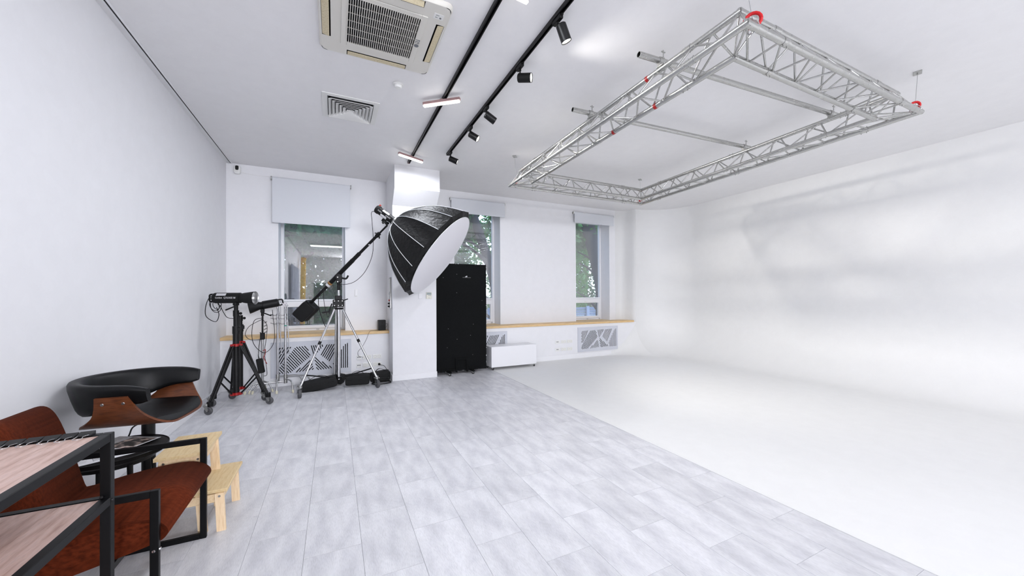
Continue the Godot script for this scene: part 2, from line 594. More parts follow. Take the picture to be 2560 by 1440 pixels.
func shell() -> void:
	org = Vector3.ZERO
	var zf := -7.80
	begin()
	box(Vector3(XL - 0.1, H / 2, (zf + ZR) / 2), Vector3(0.2, H, ZR - zf))
	struct("wall_left", M.wall_paint, "plain white painted wall behind the armchair and swivel chair", "wall")
	begin()
	var cx0 := XL - 0.2
	var slab := func(x0: float, x1: float, z0: float, z1: float): box(Vector3((x0 + x1) / 2, H + 0.1, (z0 + z1) / 2), Vector3(x1 - x0, 0.2, z1 - z0))
	slab.call(cx0, 9.0, zf, -4.865)
	slab.call(cx0, -0.064, -4.865, -4.395)
	slab.call(0.406, 9.0, -4.865, -4.395)
	slab.call(cx0, 9.0, -4.395, -3.535)
	slab.call(cx0, -0.095, -3.535, -2.645)
	slab.call(0.795, 9.0, -3.535, -2.645)
	slab.call(cx0, 9.0, -2.645, ZR)
	struct("ceiling", M.ceiling, "flat white ceiling with lamp tracks and the air conditioner", "ceiling")
	begin()
	box(Vector3((XL - 0.2 + 9.0) / 2, H / 2, ZR + 0.1), Vector3(9.0 - XL + 0.2, H, 0.2))
	struct("wall_rear", M.wall_paint, "plain white wall mirrored in the window glass", "wall")
	# back wall with three openings
	begin()
	var xs := [[XL - 0.2, -0.849], [0.178, 2.215], [3.243, 5.235], [6.262, 9.0]]
	for s in xs:
		box(Vector3((s[0] + s[1]) / 2, H / 2, (ZB - 7.75) / 2), Vector3(s[1] - s[0], H, 7.75 + ZB))
	for s in [[-0.849, 0.178], [2.215, 3.243], [5.235, 6.262]]:
		box(Vector3((s[0] + s[1]) / 2, (3.32 + H) / 2, (ZB - 7.75) / 2), Vector3(s[1] - s[0], H - 3.32, 7.75 + ZB))
		box(Vector3((s[0] + s[1]) / 2, 0.4, -7.7), Vector3(s[1] - s[0], 0.8, 0.1))
	struct("wall_back", M.wall_paint, "white back wall with three tall window openings", "wall")
	# boxed-in wall below the sill, with openings behind the grilles
	begin()
	for run in [[XL, 0.889, [[-0.893, 0.24]]], [1.638, 6.83, [[2.08, 3.20], [5.045, 6.17]]]]:
		var x: float = run[0]
		for o in run[2]:
			box(Vector3((x + o[0]) / 2, 0.387, ZS - 0.025), Vector3(o[0] - x, 0.775, 0.05))
			box(Vector3((o[0] + o[1]) / 2, 0.08, ZS - 0.025), Vector3(o[1] - o[0], 0.16, 0.05))
			box(Vector3((o[0] + o[1]) / 2, 0.732, ZS - 0.025), Vector3(o[1] - o[0], 0.085, 0.05))
			x = o[1]
		box(Vector3((x + run[1]) / 2, 0.387, ZS - 0.025), Vector3(run[1] - x, 0.775, 0.05))
	struct("wall_below_sill", M.wall_paint, "white boxed wall under the wooden sill with slotted grilles", "wall")
	# pillar with a wider head
	begin()
	var prof := [Vector2(6.5, 0), Vector2(7.31, 0), Vector2(7.31, H), Vector2(6.24, H), Vector2(6.24, 3.235), Vector2(6.5, 2.988)]
	extrude(prof, Transform3D(Basis(Vector3(0, 0, -1), Vector3.UP, Vector3(1, 0, 0)), Vector3(0.889, 0, 0)), 0.749)
	struct("wall_pillar", M.wall_paint, "white square pillar with a wider head under the ceiling", "pillar")
	# sills
	for s in [[XL, 0.889], [1.638, 6.72]]:
		begin()
		box(Vector3((s[0] + s[1]) / 2, 0.7985, (-6.93 - 7.66) / 2), Vector3(s[1] - s[0], 0.047, 0.73), Basis(), 0.004)
		struct("trim_%d" % (1 if s[0] < 0 else 2), M.sill_wood, "pale oiled wooden window sill left of the pillar" if s[0] < 0 else "long pale wooden window sill behind the white bench", "sill")
	# baseboards
	begin()
	box(Vector3(XL + 0.008, 0.05, (ZS + ZR) / 2), Vector3(0.016, 0.1, ZR - ZS), Basis(), 0.003)
	struct("baseboard_left", M.trim_white, "white baseboard along the wall behind the armchair", "baseboard")
	begin()
	box(Vector3((XL + 0.889) / 2, 0.05, ZS + 0.007), Vector3(0.889 - XL, 0.1, 0.014), Basis(), 0.003)
	struct("baseboard_back", M.trim_white, "white baseboard under the grille behind the light stands", "baseboard")
	begin()
	box(Vector3(1.2635, 0.05, -6.495), Vector3(0.765, 0.1, 0.016), Basis(), 0.003)
	box(Vector3(0.885, 0.05, -6.72), Vector3(0.014, 0.1, 0.45), Basis(), 0.003)
	struct("baseboard_pillar", M.trim_white, "white baseboard round the foot of the pillar", "baseboard")
	begin()
	box(Vector3((XE + 6.0) / 2, 0.06, ZS + 0.006), Vector3(6.0 - XE, 0.11, 0.012), Basis(), 0.003)
	struct("baseboard_cyclorama", M.trim_white, "white baseboard below the sill behind the bench", "baseboard")

func cyclorama() -> void:
	org = Vector3.ZERO
	var XR := 7.8
	var R := 1.0
	var path := []     # plan position, inward normal, cove radius
	for i in 25:
		var x := lerpf(XE, 5.7, i / 24.0)
		path.append([Vector2(x, ZS), Vector2(0, 1), 0.04])
	for i in range(1, 13):
		var x := lerpf(5.7, XR - R, i / 12.0)
		path.append([Vector2(x, ZS), Vector2(0, 1), lerpf(0.04, 0.75, pow(i / 12.0, 2.2))])
	for i in range(1, 15):
		var a := PI / 2 * i / 14.0
		path.append([Vector2(XR - R + R * sin(a), ZS + R - R * cos(a)), Vector2(-sin(a), cos(a)), 0.75])
	for i in range(1, 11):
		path.append([Vector2(XR, lerpf(ZS + R, ZR, i / 10.0)), Vector2(-1, 0), 0.75])
	var y0 := 0.004
	begin()
	st.set_smooth_group(1)
	var rows := []
	var wide := 0.9
	for p in path:
		var row := []
		var r: float = p[2]
		var at := func(d: float, y: float) -> Vector3: return Vector3(p[0].x + p[1].x * d, y, p[0].y + p[1].y * d)
		row.append(at.call(wide, y0))
		row.append(at.call((wide + r) / 2, y0))
		for i in 11:
			var a := PI / 2 * i / 10.0
			row.append(at.call(r * (1.0 - sin(a)) + 0.001, y0 + r * (1.0 - cos(a))))
		rows.append(row)
	var up_from := 37
	for i in range(up_from - 1, rows.size() - 1):
		for k in rows[i].size() - 1:
			quad(rows[i][k], rows[i + 1][k], rows[i + 1][k + 1], rows[i][k + 1])
	# the wall above the cove stands only round the corner and along the right side
	for i in range(up_from - 1, rows.size() - 1):
		var a: Vector3 = rows[i][-1]
		var b: Vector3 = rows[i + 1][-1]
		var mid := 4
		for k in mid:
			var f0 := float(k) / mid
			var f1 := float(k + 1) / mid
			quad(a.lerp(Vector3(a.x, H, a.z), f0), b.lerp(Vector3(b.x, H, b.z), f0), b.lerp(Vector3(b.x, H, b.z), f1), a.lerp(Vector3(a.x, H, a.z), f1))
	st.set_smooth_group(-1)
	# end of the shell where the sill stops
	var e: Vector3 = rows[up_from - 2][-1]
	st.set_smooth_group(1)
	var bend := [Vector2(6.45, ZB), Vector2(6.56, ZB + 0.012), Vector2(6.64, ZB + 0.055), Vector2(6.70, ZB + 0.14), Vector2(6.735, ZB + 0.24), Vector2(6.765, ZB + 0.32), Vector2(6.80, ZB + 0.349)]
	for i in bend.size() - 1:
		var a: Vector2 = bend[i]
		var b: Vector2 = bend[i + 1]
		quad(Vector3(a.x, 0.77, a.y + 0.001), Vector3(b.x, 0.77, b.y + 0.001), Vector3(b.x, H, b.y + 0.001), Vector3(a.x, H, a.y + 0.001))
	st.set_smooth_group(-1)
	struct("wall_right", M.cyc, "white seamless cyclorama wall with a coved foot", "cyclorama")
	begin()
	st.set_smooth_group(1)
	for i in up_from - 1:
		for k in rows[i].size() - 1:
			quad(rows[i][k], rows[i + 1][k], rows[i + 1][k + 1], rows[i][k + 1])
	st.set_smooth_group(-1)
	# flat floor inside the strip
	var pl := PackedVector2Array()
	for row in rows: pl.append(Vector2(row[0].x, row[0].z))
	pl.append(Vector2(XE, ZR))
	var ix := Geometry2D.triangulate_polygon(pl)
	for i in range(0, ix.size(), 3):
		var a := pl[ix[i]]
		var b := pl[ix[i + 1]]
		var c := pl[ix[i + 2]]
		if (b - a).cross(c - a) > 0.0:
			var t := b
			b = c
			c = t
		tri(Vector3(a.x, y0, a.y), Vector3(b.x, y0, b.y), Vector3(c.x, y0, c.y))
	quad(Vector3(XE, -0.01, ZS), Vector3(XE, -0.01, ZR), Vector3(XE, y0, ZR), Vector3(XE, y0, ZS))
	struct("floor_cyclorama", M.cyc, "smooth white painted floor of the cyclorama", "floor")
	# outer wall behind the shell closes the room
	begin()
	box(Vector3(8.9, H / 2, (-7.75 + ZR) / 2), Vector3(0.2, H, ZR + 7.75))
	struct("wall_outer", M.wall_paint, "white wall behind the cyclorama shell", "wall")

func windows() -> void:
	var n := 0
	for w in [[-0.849, 0.178], [2.215, 3.243], [5.235, 6.262]]:
		n += 1
		var x0: float = w[0]
		var x1: float = w[1]
		var cx := (x0 + x1) / 2
		var base := Vector3(cx, 0.82, -7.66)
		org = base
		var zf := -7.66
		begin()
		var y0 := 0.822
		var y1 := 3.32
		for s in [[x0, x0 + 0.045], [x1 - 0.045, x1]]:
			box(Vector3((s[0] + s[1]) / 2, (y0 + y1) / 2, zf), Vector3(s[1] - s[0], y1 - y0, 0.07), Basis(), 0.004)
		box(Vector3(cx, y1 - 0.022, zf), Vector3(x1 - x0 - 0.09, 0.045, 0.07), Basis(), 0.004)
		box(Vector3(cx, y0 + 0.02, zf), Vector3(x1 - x0 - 0.09, 0.04, 0.07), Basis(), 0.004)
		box(Vector3(cx, 1.375, zf), Vector3(x1 - x0 - 0.09, 0.035, 0.07), Basis(), 0.004)
		var words: String = ["white framed window mirroring the yellow roll, half under its blind", "white framed window standing behind the black panel", "white framed window beside the end of the long sill"][n - 1]
		var o := struct("window_%d" % n, M.trim_white, words, "window")
		o.position = base
		# lower sash
		begin()
		var sx0 := x0 + 0.05
		var sx1 := x1 - 0.05
		for s in [[sx0, sx0 + 0.05], [sx1 - 0.05, sx1]]:
			box(Vector3((s[0] + s[1]) / 2, 1.11, zf + 0.02), Vector3(0.05, 0.49, 0.06), Basis(), 0.005)
		box(Vector3(cx, 1.305, zf + 0.02), Vector3(sx1 - sx0 - 0.1, 0.10, 0.06), Basis(), 0.005)
		box(Vector3(cx, 0.892, zf + 0.02), Vector3(sx1 - sx0 - 0.1, 0.055, 0.06), Basis(), 0.005)
		var sash := part("sash", M.trim_white, o)
		begin()
		box(Vector3(cx, 1.30, zf + 0.055), Vector3(0.06, 0.022, 0.012), Basis(), 0.004)
		box(Vector3(cx + 0.02, 1.30, zf + 0.068), Vector3(0.1, 0.014, 0.012), Basis(), 0.004)
		part("handle", M.plastic_white, sash)
		begin()
		for hx in [sx1 - 0.02, cx + 0.06]:
			box(Vector3(hx, 0.845, zf + 0.045), Vector3(0.05, 0.012, 0.012), Basis(), 0.003)
		part("hinge", M.steel, sash)
		# double glazing: two sheets, each with two faces
		for g in [[1.39, 3.28, x0 + 0.04, x1 - 0.04], [0.915, 1.26, sx0 + 0.045, sx1 - 0.045]]:
			for dz in [0.012, -0.006, -0.024]:
				begin()
				box(Vector3((g[2] + g[3]) / 2, (g[0] + g[1]) / 2, zf + dz), Vector3(g[3] - g[2], g[1] - g[0], 0.005))
				part("pane", M.glass, o if g[0] > 1.3 else sash)
		# roller blind
		var drop: float = [2.68, 3.14, 3.19][n - 1]
		var bx0: float = cx - 0.607
		var bx1: float = cx + 0.607
		var at := Vector3(cx, 3.42, ZB + 0.045)
		var rb := thing("roller_blind", ["white roller blind pulled a third down over the window with the yellow reflection", "white roller blind rolled up over the window behind the black panel", "white roller blind rolled up over the window by the end of the sill"][n - 1], "blind", at, "roller blinds")
		begin()
		tube(Vector3(bx0 + 0.01, 3.42, ZB + 0.045), Vector3(bx1 - 0.01, 3.42, ZB + 0.045), 0.028, -1, 18)
		part("roller", M.blind, rb)
		begin()
		var pts := []
		var zc := ZB + 0.072
		box(Vector3(cx, (3.42 + drop) / 2, zc), Vector3(1.19, 3.42 - drop, 0.002))
		part("fabric", M.blind, rb)
		begin()
		box(Vector3(cx, drop + 0.008, zc), Vector3(1.19, 0.022, 0.008), Basis(), 0.003)
		part("bottom_bar", M.blind, rb)
		for sx in [bx0, bx1]:
			begin()
			lathe(Vector3(sx - 0.006, 3.42, ZB + 0.045), Vector3.RIGHT, [Vector2(0, 0), Vector2(0.034, 0), Vector2(0.034, 0.012), Vector2(0, 0.012)], 18)
			box(Vector3(sx, 3.42, ZB + 0.02), Vector3(0.012, 0.05, 0.04))
			part("bracket", M.plastic_white if n != 1 else M.zinc, rb)

# ------------------------------------------------------------------ ceiling
func ceiling_things() -> void:
	# four-way air conditioner cassette
	var c := Vector3(0.35, H, -3.09)
	var ac := thing("air_conditioner", "yellowed white four-way cassette air conditioner set in the ceiling", "air conditioner", c)
	var hw := 0.4575
	var yb := H - 0.035
	begin()
	# panel ring round the inlet, with slots for the louvers; rounded corners
	var n8 := []
	for q in 4:
		var cc := Vector2(hw - 0.05, hw - 0.05).rotated(PI / 2 * q)
		for i in 5:
			n8.append(cc + Vector2(0.05, 0).rotated(PI / 2 * q + PI / 2 * i / 4.0))
	var ring_in := 0.30
	# outer rim drawn as a bevelled skirt
	var rings := []
	for lv in [[0.0, H + 0.0], [0.0, yb + 0.012], [0.012, yb]]:
		var ring := []
		for p in inset(n8, lv[0]): ring.append(c + Vector3(p.x, lv[1] - H, -p.y))
		ring.reverse()
		rings.append(ring)
	st.set_smooth_group(-1)
	loft(rings, false, 2)
	# bottom face as strips with four louver slots
	var sl := 0.405     # slot centre from the middle
	var sw := 0.032
	var len_ := 0.25
	var hb := hw - 0.012
	for q in 4:
		var b := Basis(Vector3.UP, PI / 2 * q)
		var strip := func(x0: float, x1: float, z0: float, z1: float):
			quad(c + b * Vector3(x0, yb - H, z0), c + b * Vector3(x1, yb - H, z0), c + b * Vector3(x1, yb - H, z1), c + b * Vector3(x0, yb - H, z1))
		strip.call(ring_in, sl - sw, -ring_in, ring_in)
		strip.call(sl + sw, hb, -len_, len_)
		strip.call(sl - sw, sl + sw, -ring_in, -len_)
		strip.call(sl - sw, sl + sw, len_, ring_in)
		strip.call(sl + sw, hb, -ring_in - 0.0, -len_)
		strip.call(sl + sw, hb, len_, ring_in)
		# corner square with a cut corner
		var k := ring_in
		var pc := []
		for v in [Vector2(k, k), Vector2(k, hb), Vector2(hb - 0.05, hb), Vector2(hb - 0.015, hb - 0.015), Vector2(hb, hb - 0.05), Vector2(hb, k)]:
			pc.append(c + b * Vector3(v.x, yb - H, v.y))
		for i in range(1, 5): tri(pc[0], pc[i + 1], pc[i])
	part("panel", M.cassette_plastic, ac)
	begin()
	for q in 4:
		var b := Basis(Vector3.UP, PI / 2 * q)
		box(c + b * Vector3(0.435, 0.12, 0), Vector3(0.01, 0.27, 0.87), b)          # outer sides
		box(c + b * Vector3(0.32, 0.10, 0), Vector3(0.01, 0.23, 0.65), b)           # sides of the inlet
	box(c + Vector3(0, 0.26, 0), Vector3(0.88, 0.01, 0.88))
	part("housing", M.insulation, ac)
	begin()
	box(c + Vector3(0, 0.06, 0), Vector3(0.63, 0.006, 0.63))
	part("dark_gap_filter", M.dark_gap_mesh, ac)  # dark filter sheet added so the gaps between slats read as shade
	for q in 4:
		begin()
		var b := Basis(Vector3.UP, PI / 2 * q)
		box(c + b * Vector3(sl + (0.004 if q != 3 else 0.012), yb - H - 0.002, 0), Vector3(sw * 2 - 0.012, 0.005, len_ * 2 - 0.012), b * Basis(Vector3.BACK, [0.18, 0.03, 0.18, 0.5][q]), 0.002)
		part("louver", M.louver_plastic, ac)
	# inlet frame, bars and cross ribs
	begin()
	for s in [-1, 1]:
		box(c + Vector3(s * 0.278, yb - H - 0.003, 0), Vector3(0.044, 0.01, 0.6), Basis(), 0.003)
		box(c + Vector3(0, yb - H - 0.003, s * 0.278), Vector3(0.512, 0.01, 0.044), Basis(), 0.003)
	var gr := part("inlet_frame", M.cassette_plastic, ac)
	for i in 33:
		begin()
		box(c + Vector3(-0.256 + 0.016 * i, yb - H - 0.002, 0), Vector3(0.0048, 0.022, 0.512))
		part("slat", M.cassette_plastic, gr)
	begin()
	for i in range(1, 6):
		box(c + Vector3(0, yb - H + 0.004, -0.256 + 0.512 * i / 6.0), Vector3(0.512, 0.004, 0.006))
	part("cross_rib", M.cassette_plastic, gr)
	# round emblem and letters beside the inlet, a small display sticker
	begin()
	lathe(c + Vector3(0.278, yb - H - 0.008, -0.055), Vector3.DOWN, [Vector2(0, 0.002), Vector2(0.019, 0.002), Vector2(0.019, 0.0)].duplicate(), 20)
	part("emblem", M.print_grey, ac)
	lettering("LG", 0.045, M.print_grey, ac, "letters", Transform3D(Basis(Vector3(0, 0, -1), Vector3(-1, 0, 0), Vector3(0, -1, 0)), Vector3(0.278, yb - H - 0.0095, -0.0 + 0.0)).translated(Vector3(0, 0, 0.0)))
	begin()
	box(c + Vector3(0.37, yb - H - 0.001, 0.335), Vector3(0.075, 0.002, 0.055))
	var stick := part("sticker", M.plastic_white, ac)
	begin()
	lathe(c + Vector3(0.385, yb - H - 0.002, 0.325), Vector3.DOWN, [Vector2(0, 0.002), Vector2(0.008, 0.002), Vector2(0.008, 0.0)], 12)
	box(c + Vector3(0.36, yb - H - 0.003, 0.347), Vector3(0.025, 0.001, 0.004))
	box(c + Vector3(0.355, yb - H - 0.003, 0.325), Vector3(0.018, 0.001, 0.004))
	part("print", M.print_grey, stick)
	# square air diffuser: nested frames
	c = Vector3(0.171, H, -4.63)
	var vt := thing("ceiling_vent", "square white ceiling air diffuser with nested louvers", "vent", c)
	begin()
	var h := 0.291
	for s in [-1, 1]:
		box(c + Vector3(s * (h - 0.028), -0.004, 0), Vector3(0.056, 0.008, h * 2), Basis(), 0.002)
		box(c + Vector3(0, -0.004, s * (h - 0.028)), Vector3(h * 2 - 0.112, 0.008, 0.056), Basis(), 0.002)
	part("frame", M.plastic_white, vt)
	begin()
	for q in 4:
		var b := Basis(Vector3.UP, PI / 2 * q)
		box(c + b * Vector3(0.231, 0.20, 0), Vector3(0.006, 0.40, 0.468), b)
	box(c + Vector3(0, 0.40, 0), Vector3(0.468, 0.006, 0.468))
	part("duct", M.galvanised, vt)
	for i in 6:
		var a := 0.225 - 0.037 * i
		var b := a - 0.030
		begin()
		# sloping louver ring: outer edge low, inner edge high
		for q in 4:
			var bs := Basis(Vector3.UP, PI / 2 * q)
			var yo := -0.030
			var yi := -0.004
			var p := [Vector3(a, yo, a), Vector3(a, yo, -a), Vector3(b, yi, -b), Vector3(b, yi, b)]
			quad(c + bs * p[0], c + bs * p[3], c + bs * p[2], c + bs * p[1])
			quad(c + bs * (p[0] + Vector3(0, 0.002, 0)), c + bs * (p[1] + Vector3(0, 0.002, 0)), c + bs * (p[2] + Vector3(0, 0.002, 0)), c + bs * (p[3] + Vector3(0, 0.002, 0)))
			quad(c + bs * p[0], c + bs * p[1], c + bs * (p[1] + Vector3(0, 0.003, 0)), c + bs * (p[0] + Vector3(0, 0.003, 0)))
		part("louver", M.plastic_white, vt)
	# smoke detector
	c = Vector3(0.588, H, -3.865)
	var sd := thing("smoke_detector", "small round white smoke detector on the ceiling", "smoke detector", c)
	begin()
	lathe(c, Vector3.DOWN, [Vector2(0.052, 0), Vector2(0.052, 0.012), Vector2(0.046, 0.016), Vector2(0.0, 0.016)], 24)
	part("base", M.plastic_white, sd)
	begin()
	lathe(c, Vector3.DOWN, [Vector2(0.036, 0.016), Vector2(0.036, 0.03), Vector2(0.03, 0.042), Vector2(0.0, 0.045)], 24)
	part("head", M.plastic_white, sd)
	# curtain rail along the left wall
	c = Vector3(-1.50, H, (ZB + ZR) / 2)
	var rl := thing("curtain_rail", "thin grey curtain rail along the ceiling over the plain wall", "curtain rail", c)
	begin()
	for s in [-1, 1]:
		box(c + Vector3(s * 0.0135, -0.006, 0), Vector3(0.013, 0.012, ZR - ZB - 0.02), Basis(), 0.002)
	part("profile", M.trim_white, rl)
	begin()
	box(c + Vector3(0, -0.0015, 0), Vector3(0.014, 0.004, ZR - ZB - 0.02))
	part("dark_slot_strip", M.black_plastic, rl)  # black strip laid in as the shade of the rail slot

func lamps() -> void:
	# two black lamp tracks
	for t in [[1.077, -6.02, "black lamp track carrying the white linear lamps"], [1.545, -5.42, "black lamp track carrying the cylindrical spotlights"]]:
		var c := Vector3(t[0], H, (t[1] + ZR - 0.3) / 2)
		var tr := thing("lamp_track", t[2], "lamp track", c)
		var l: float = ZR - 0.3 - t[1]
		begin()
		for s in [-1, 1]:
			box(c + Vector3(s * 0.014, -0.017, 0), Vector3(0.009, 0.034, l), Basis(), 0.001)
		box(c + Vector3(0, -0.004, 0), Vector3(0.03, 0.008, l))
		part("profile", M.black_metal, tr)
		begin()
		box(c + Vector3(0, -0.017, -l / 2 - 0.004), Vector3(0.038, 0.036, 0.01), Basis(), 0.002)
		part("end_cap", M.lamp_body if t[0] < 1.2 else M.black_plastic, tr)
	# linear lamps turned at different angles under their track
	var bars := [[1.046, -5.656, Vector2(0.384, -0.179)], [1.046, -3.90, Vector2(0.306, 0.255)], [1.03, -2.27, Vector2(0.40, -0.04)]]
	var words := ["white linear lamp hanging at the far end of its track", "white linear lamp glowing midway on its track", "white linear lamp beside the corner of the air conditioner"]
	for i in bars.size():
		var b: Array = bars[i]
		var d: Vector2 = b[2].normalized()
		var yc := H - 0.07
		var at := Vector3(b[0], yc, b[1])
		var lt := thing("linear_lamp", words[i], "lamp", at, "linear lamps on the ceiling track")
		var bs := Basis(Vector3(d.x, 0, d.y), Vector3.UP, Vector3(-d.y, 0, d.x))
		begin()
		box(at + Vector3(0, 0.012, 0), Vector3(0.43, 0.028, 0.036), bs, 0.002)
		box(at + Vector3(0, 0.0305, 0), Vector3(0.03, 0.009, 0.03))
		part("body", M.lamp_body, lt)
		begin()
		box(at + Vector3(0, -0.014, 0), Vector3(0.424, 0.024, 0.034), bs, 0.008)
		part("diffuser", M.led_diffuser, lt)
		var al := AreaLight3D.new()
		al.name = "light"
		al.area_size = Vector2(0.42, 0.034)
		al.light_energy = BAR_ENERGY
		al.light_color = Color(0.955, 0.97, 1.0)
		al.area_range = 20.0
		al.shadow_enabled = true
		lt.add_child(al)
		al.transform = Transform3D(bs * Basis(Vector3.RIGHT, -PI / 2), Vector3(0, -0.030, 0))
	# broad panel lamp of the other half of the room, mirrored in the window glass
	var pat := Vector3(0.05, H - 0.045, 1.7)
	var plt := thing("panel_lamp", "broad white ceiling panel lamp mirrored in the first window", "lamp", pat)
	begin()
	box(pat + Vector3(0, 0.012, 0), Vector3(1.9, 0.06, 0.42), Basis(), 0.006)
	part("body", M.trim_white, plt)
	begin()
	box(pat + Vector3(0, -0.022, 0), Vector3(1.84, 0.012, 0.36), Basis(), 0.003)
	part("diffuser", M.led_diffuser, plt)
	var pal := AreaLight3D.new()
	pal.name = "light"
	pal.area_size = Vector2(1.84, 0.36)
	pal.light_energy = PANEL_ENERGY
	pal.light_color = Color(0.965, 0.975, 1.0)
	pal.area_range = 20.0
	pal.shadow_enabled = true
	plt.add_child(pal)
	pal.transform = Transform3D(Basis(Vector3.RIGHT, -PI / 2), Vector3(0, -0.034, 0))
	# unseen windows with glowing blinds, added in the rear wall as fill light
	for i in 2:
		var wx: float = [1.75, 4.4][i]
		var wp := Vector3(wx, 2.32, ZR)
		org = wp
		begin()
		for e in [[Vector3(-1.23, 0.57, 0), Vector3(0.06, 1.2, 0.06)], [Vector3(1.23, 0.57, 0), Vector3(0.06, 1.2, 0.06)], [Vector3(0, 1.14, 0), Vector3(2.4, 0.06, 0.06)], [Vector3(0, 0.0, 0), Vector3(2.4, 0.06, 0.06)], [Vector3(0, 0.57, 0), Vector3(0.06, 1.08, 0.06)]]:
			box(wp + e[0] - Vector3(0, 0, 0.03), e[1], Basis(), 0.004)
		var wo := struct("window_%d" % (4 + i), M.trim_white, ["unseen wide window with glowing white blind, added fill light beside the dark drape", "unseen wide window with glowing white blind, added fill light facing the white floor"][i], "window")
		wo.position = wp
		begin()
		box(wp + Vector3(0, 0.57, -0.012), Vector3(2.4, 1.08, 0.006))
		part("glow_blind", M.glow_fill_blind, wo)
		var wl := AreaLight3D.new()
		wl.name = "light"
		wl.area_size = Vector2(2.4, 1.08)
		wl.light_energy = FILL_WINDOW_ENERGY * [1.0, 0.12][i]
		wl.light_color = Color(0.965, 0.97, 1.0)
		wl.area_range = 25.0
		wl.shadow_enabled = true
		wo.add_child(wl)
		wl.position = Vector3(0, 0.57, -0.07)
	# cylindrical spots
	var spots := [[-2.38, Vector3(0.40, -0.88, 0.0), 0.45], [-3.02, Vector3(0.70, -0.17, 0.68), 0.28], [-3.86, Vector3(0.86, -0.46, 0.0), 1.8], [-4.40, Vector3(0.70, -0.55, 0.44), 0.8], [-5.29, Vector3(0.86, -0.38, 0.27), 1.5]]
	var sw := ["black spotlight tilted downwards next to the glowing ceiling patch", "black spotlight with its lit lens aimed sideways along the ceiling", "black spotlight hanging between two spots with lit lenses", "black spotlight with lit lens, fourth along its track", "black spotlight at the far end of its track"]
	for i in spots.size():
		var s: Array = spots[i]
		var at := Vector3(1.545, H - 0.034, s[0])
		var sp := thing("spotlight", sw[i], "spotlight", at, "spotlights on the ceiling track")
		begin()
		box(at + Vector3(0.004, -0.016, 0), Vector3(0.034, 0.032, 0.11), Basis(), 0.004)
		box(at + Vector3(0.004, -0.010, 0.06), Vector3(0.02, 0.012, 0.02), Basis(), 0.002)
		part("adapter", M.black_plastic, sp)
		var hc := at + Vector3(0.045, -0.115, 0.02)
		var d: Vector3 = s[1].normalized()
		begin()
		tube(at + Vector3(0.006, -0.03, 0.0), at + Vector3(0.006, -0.05, 0.0), 0.012)
		sweep([at + Vector3(0.006, -0.05, 0.0), at + Vector3(0.006, -0.085, 0.002), hc + Vector3(-0.03, 0.012, -0.01)], 0.007)
		part("arm", M.black_metal, sp)
		begin()
		lathe(hc - d * 0.065, d, [Vector2(0.0, 0.004), Vector2(0.034, 0.0), Vector2(0.04, 0.006), Vector2(0.041, 0.13), Vector2(0.038, 0.13), Vector2(0.036, 0.118), Vector2(0.0, 0.118)], 24)
		part("head", M.black_metal, sp)
		begin()
		lathe(hc + d * 0.055, d, [Vector2(0.0355, 0.0), Vector2(0.0355, 0.004), Vector2(0.0, 0.004)], 24)
		part("lens", M.lamp_lens, sp)
		var l := SpotLight3D.new()
		l.name = "light"
		l.spot_angle = 38.0
		l.spot_angle_attenuation = 0.9
		l.spot_range = 20.0
		l.light_energy = SPOT_ENERGY * s[2]
		l.light_color = Color(1.0, 0.985, 0.96)
		l.light_size = 0.034
		l.shadow_enabled = true
		sp.add_child(l)
		l.position = hc + d * 0.10 - at
		l.basis = Basis.looking_at(d, Vector3.UP if absf(d.y) < 0.95 else Vector3.RIGHT)

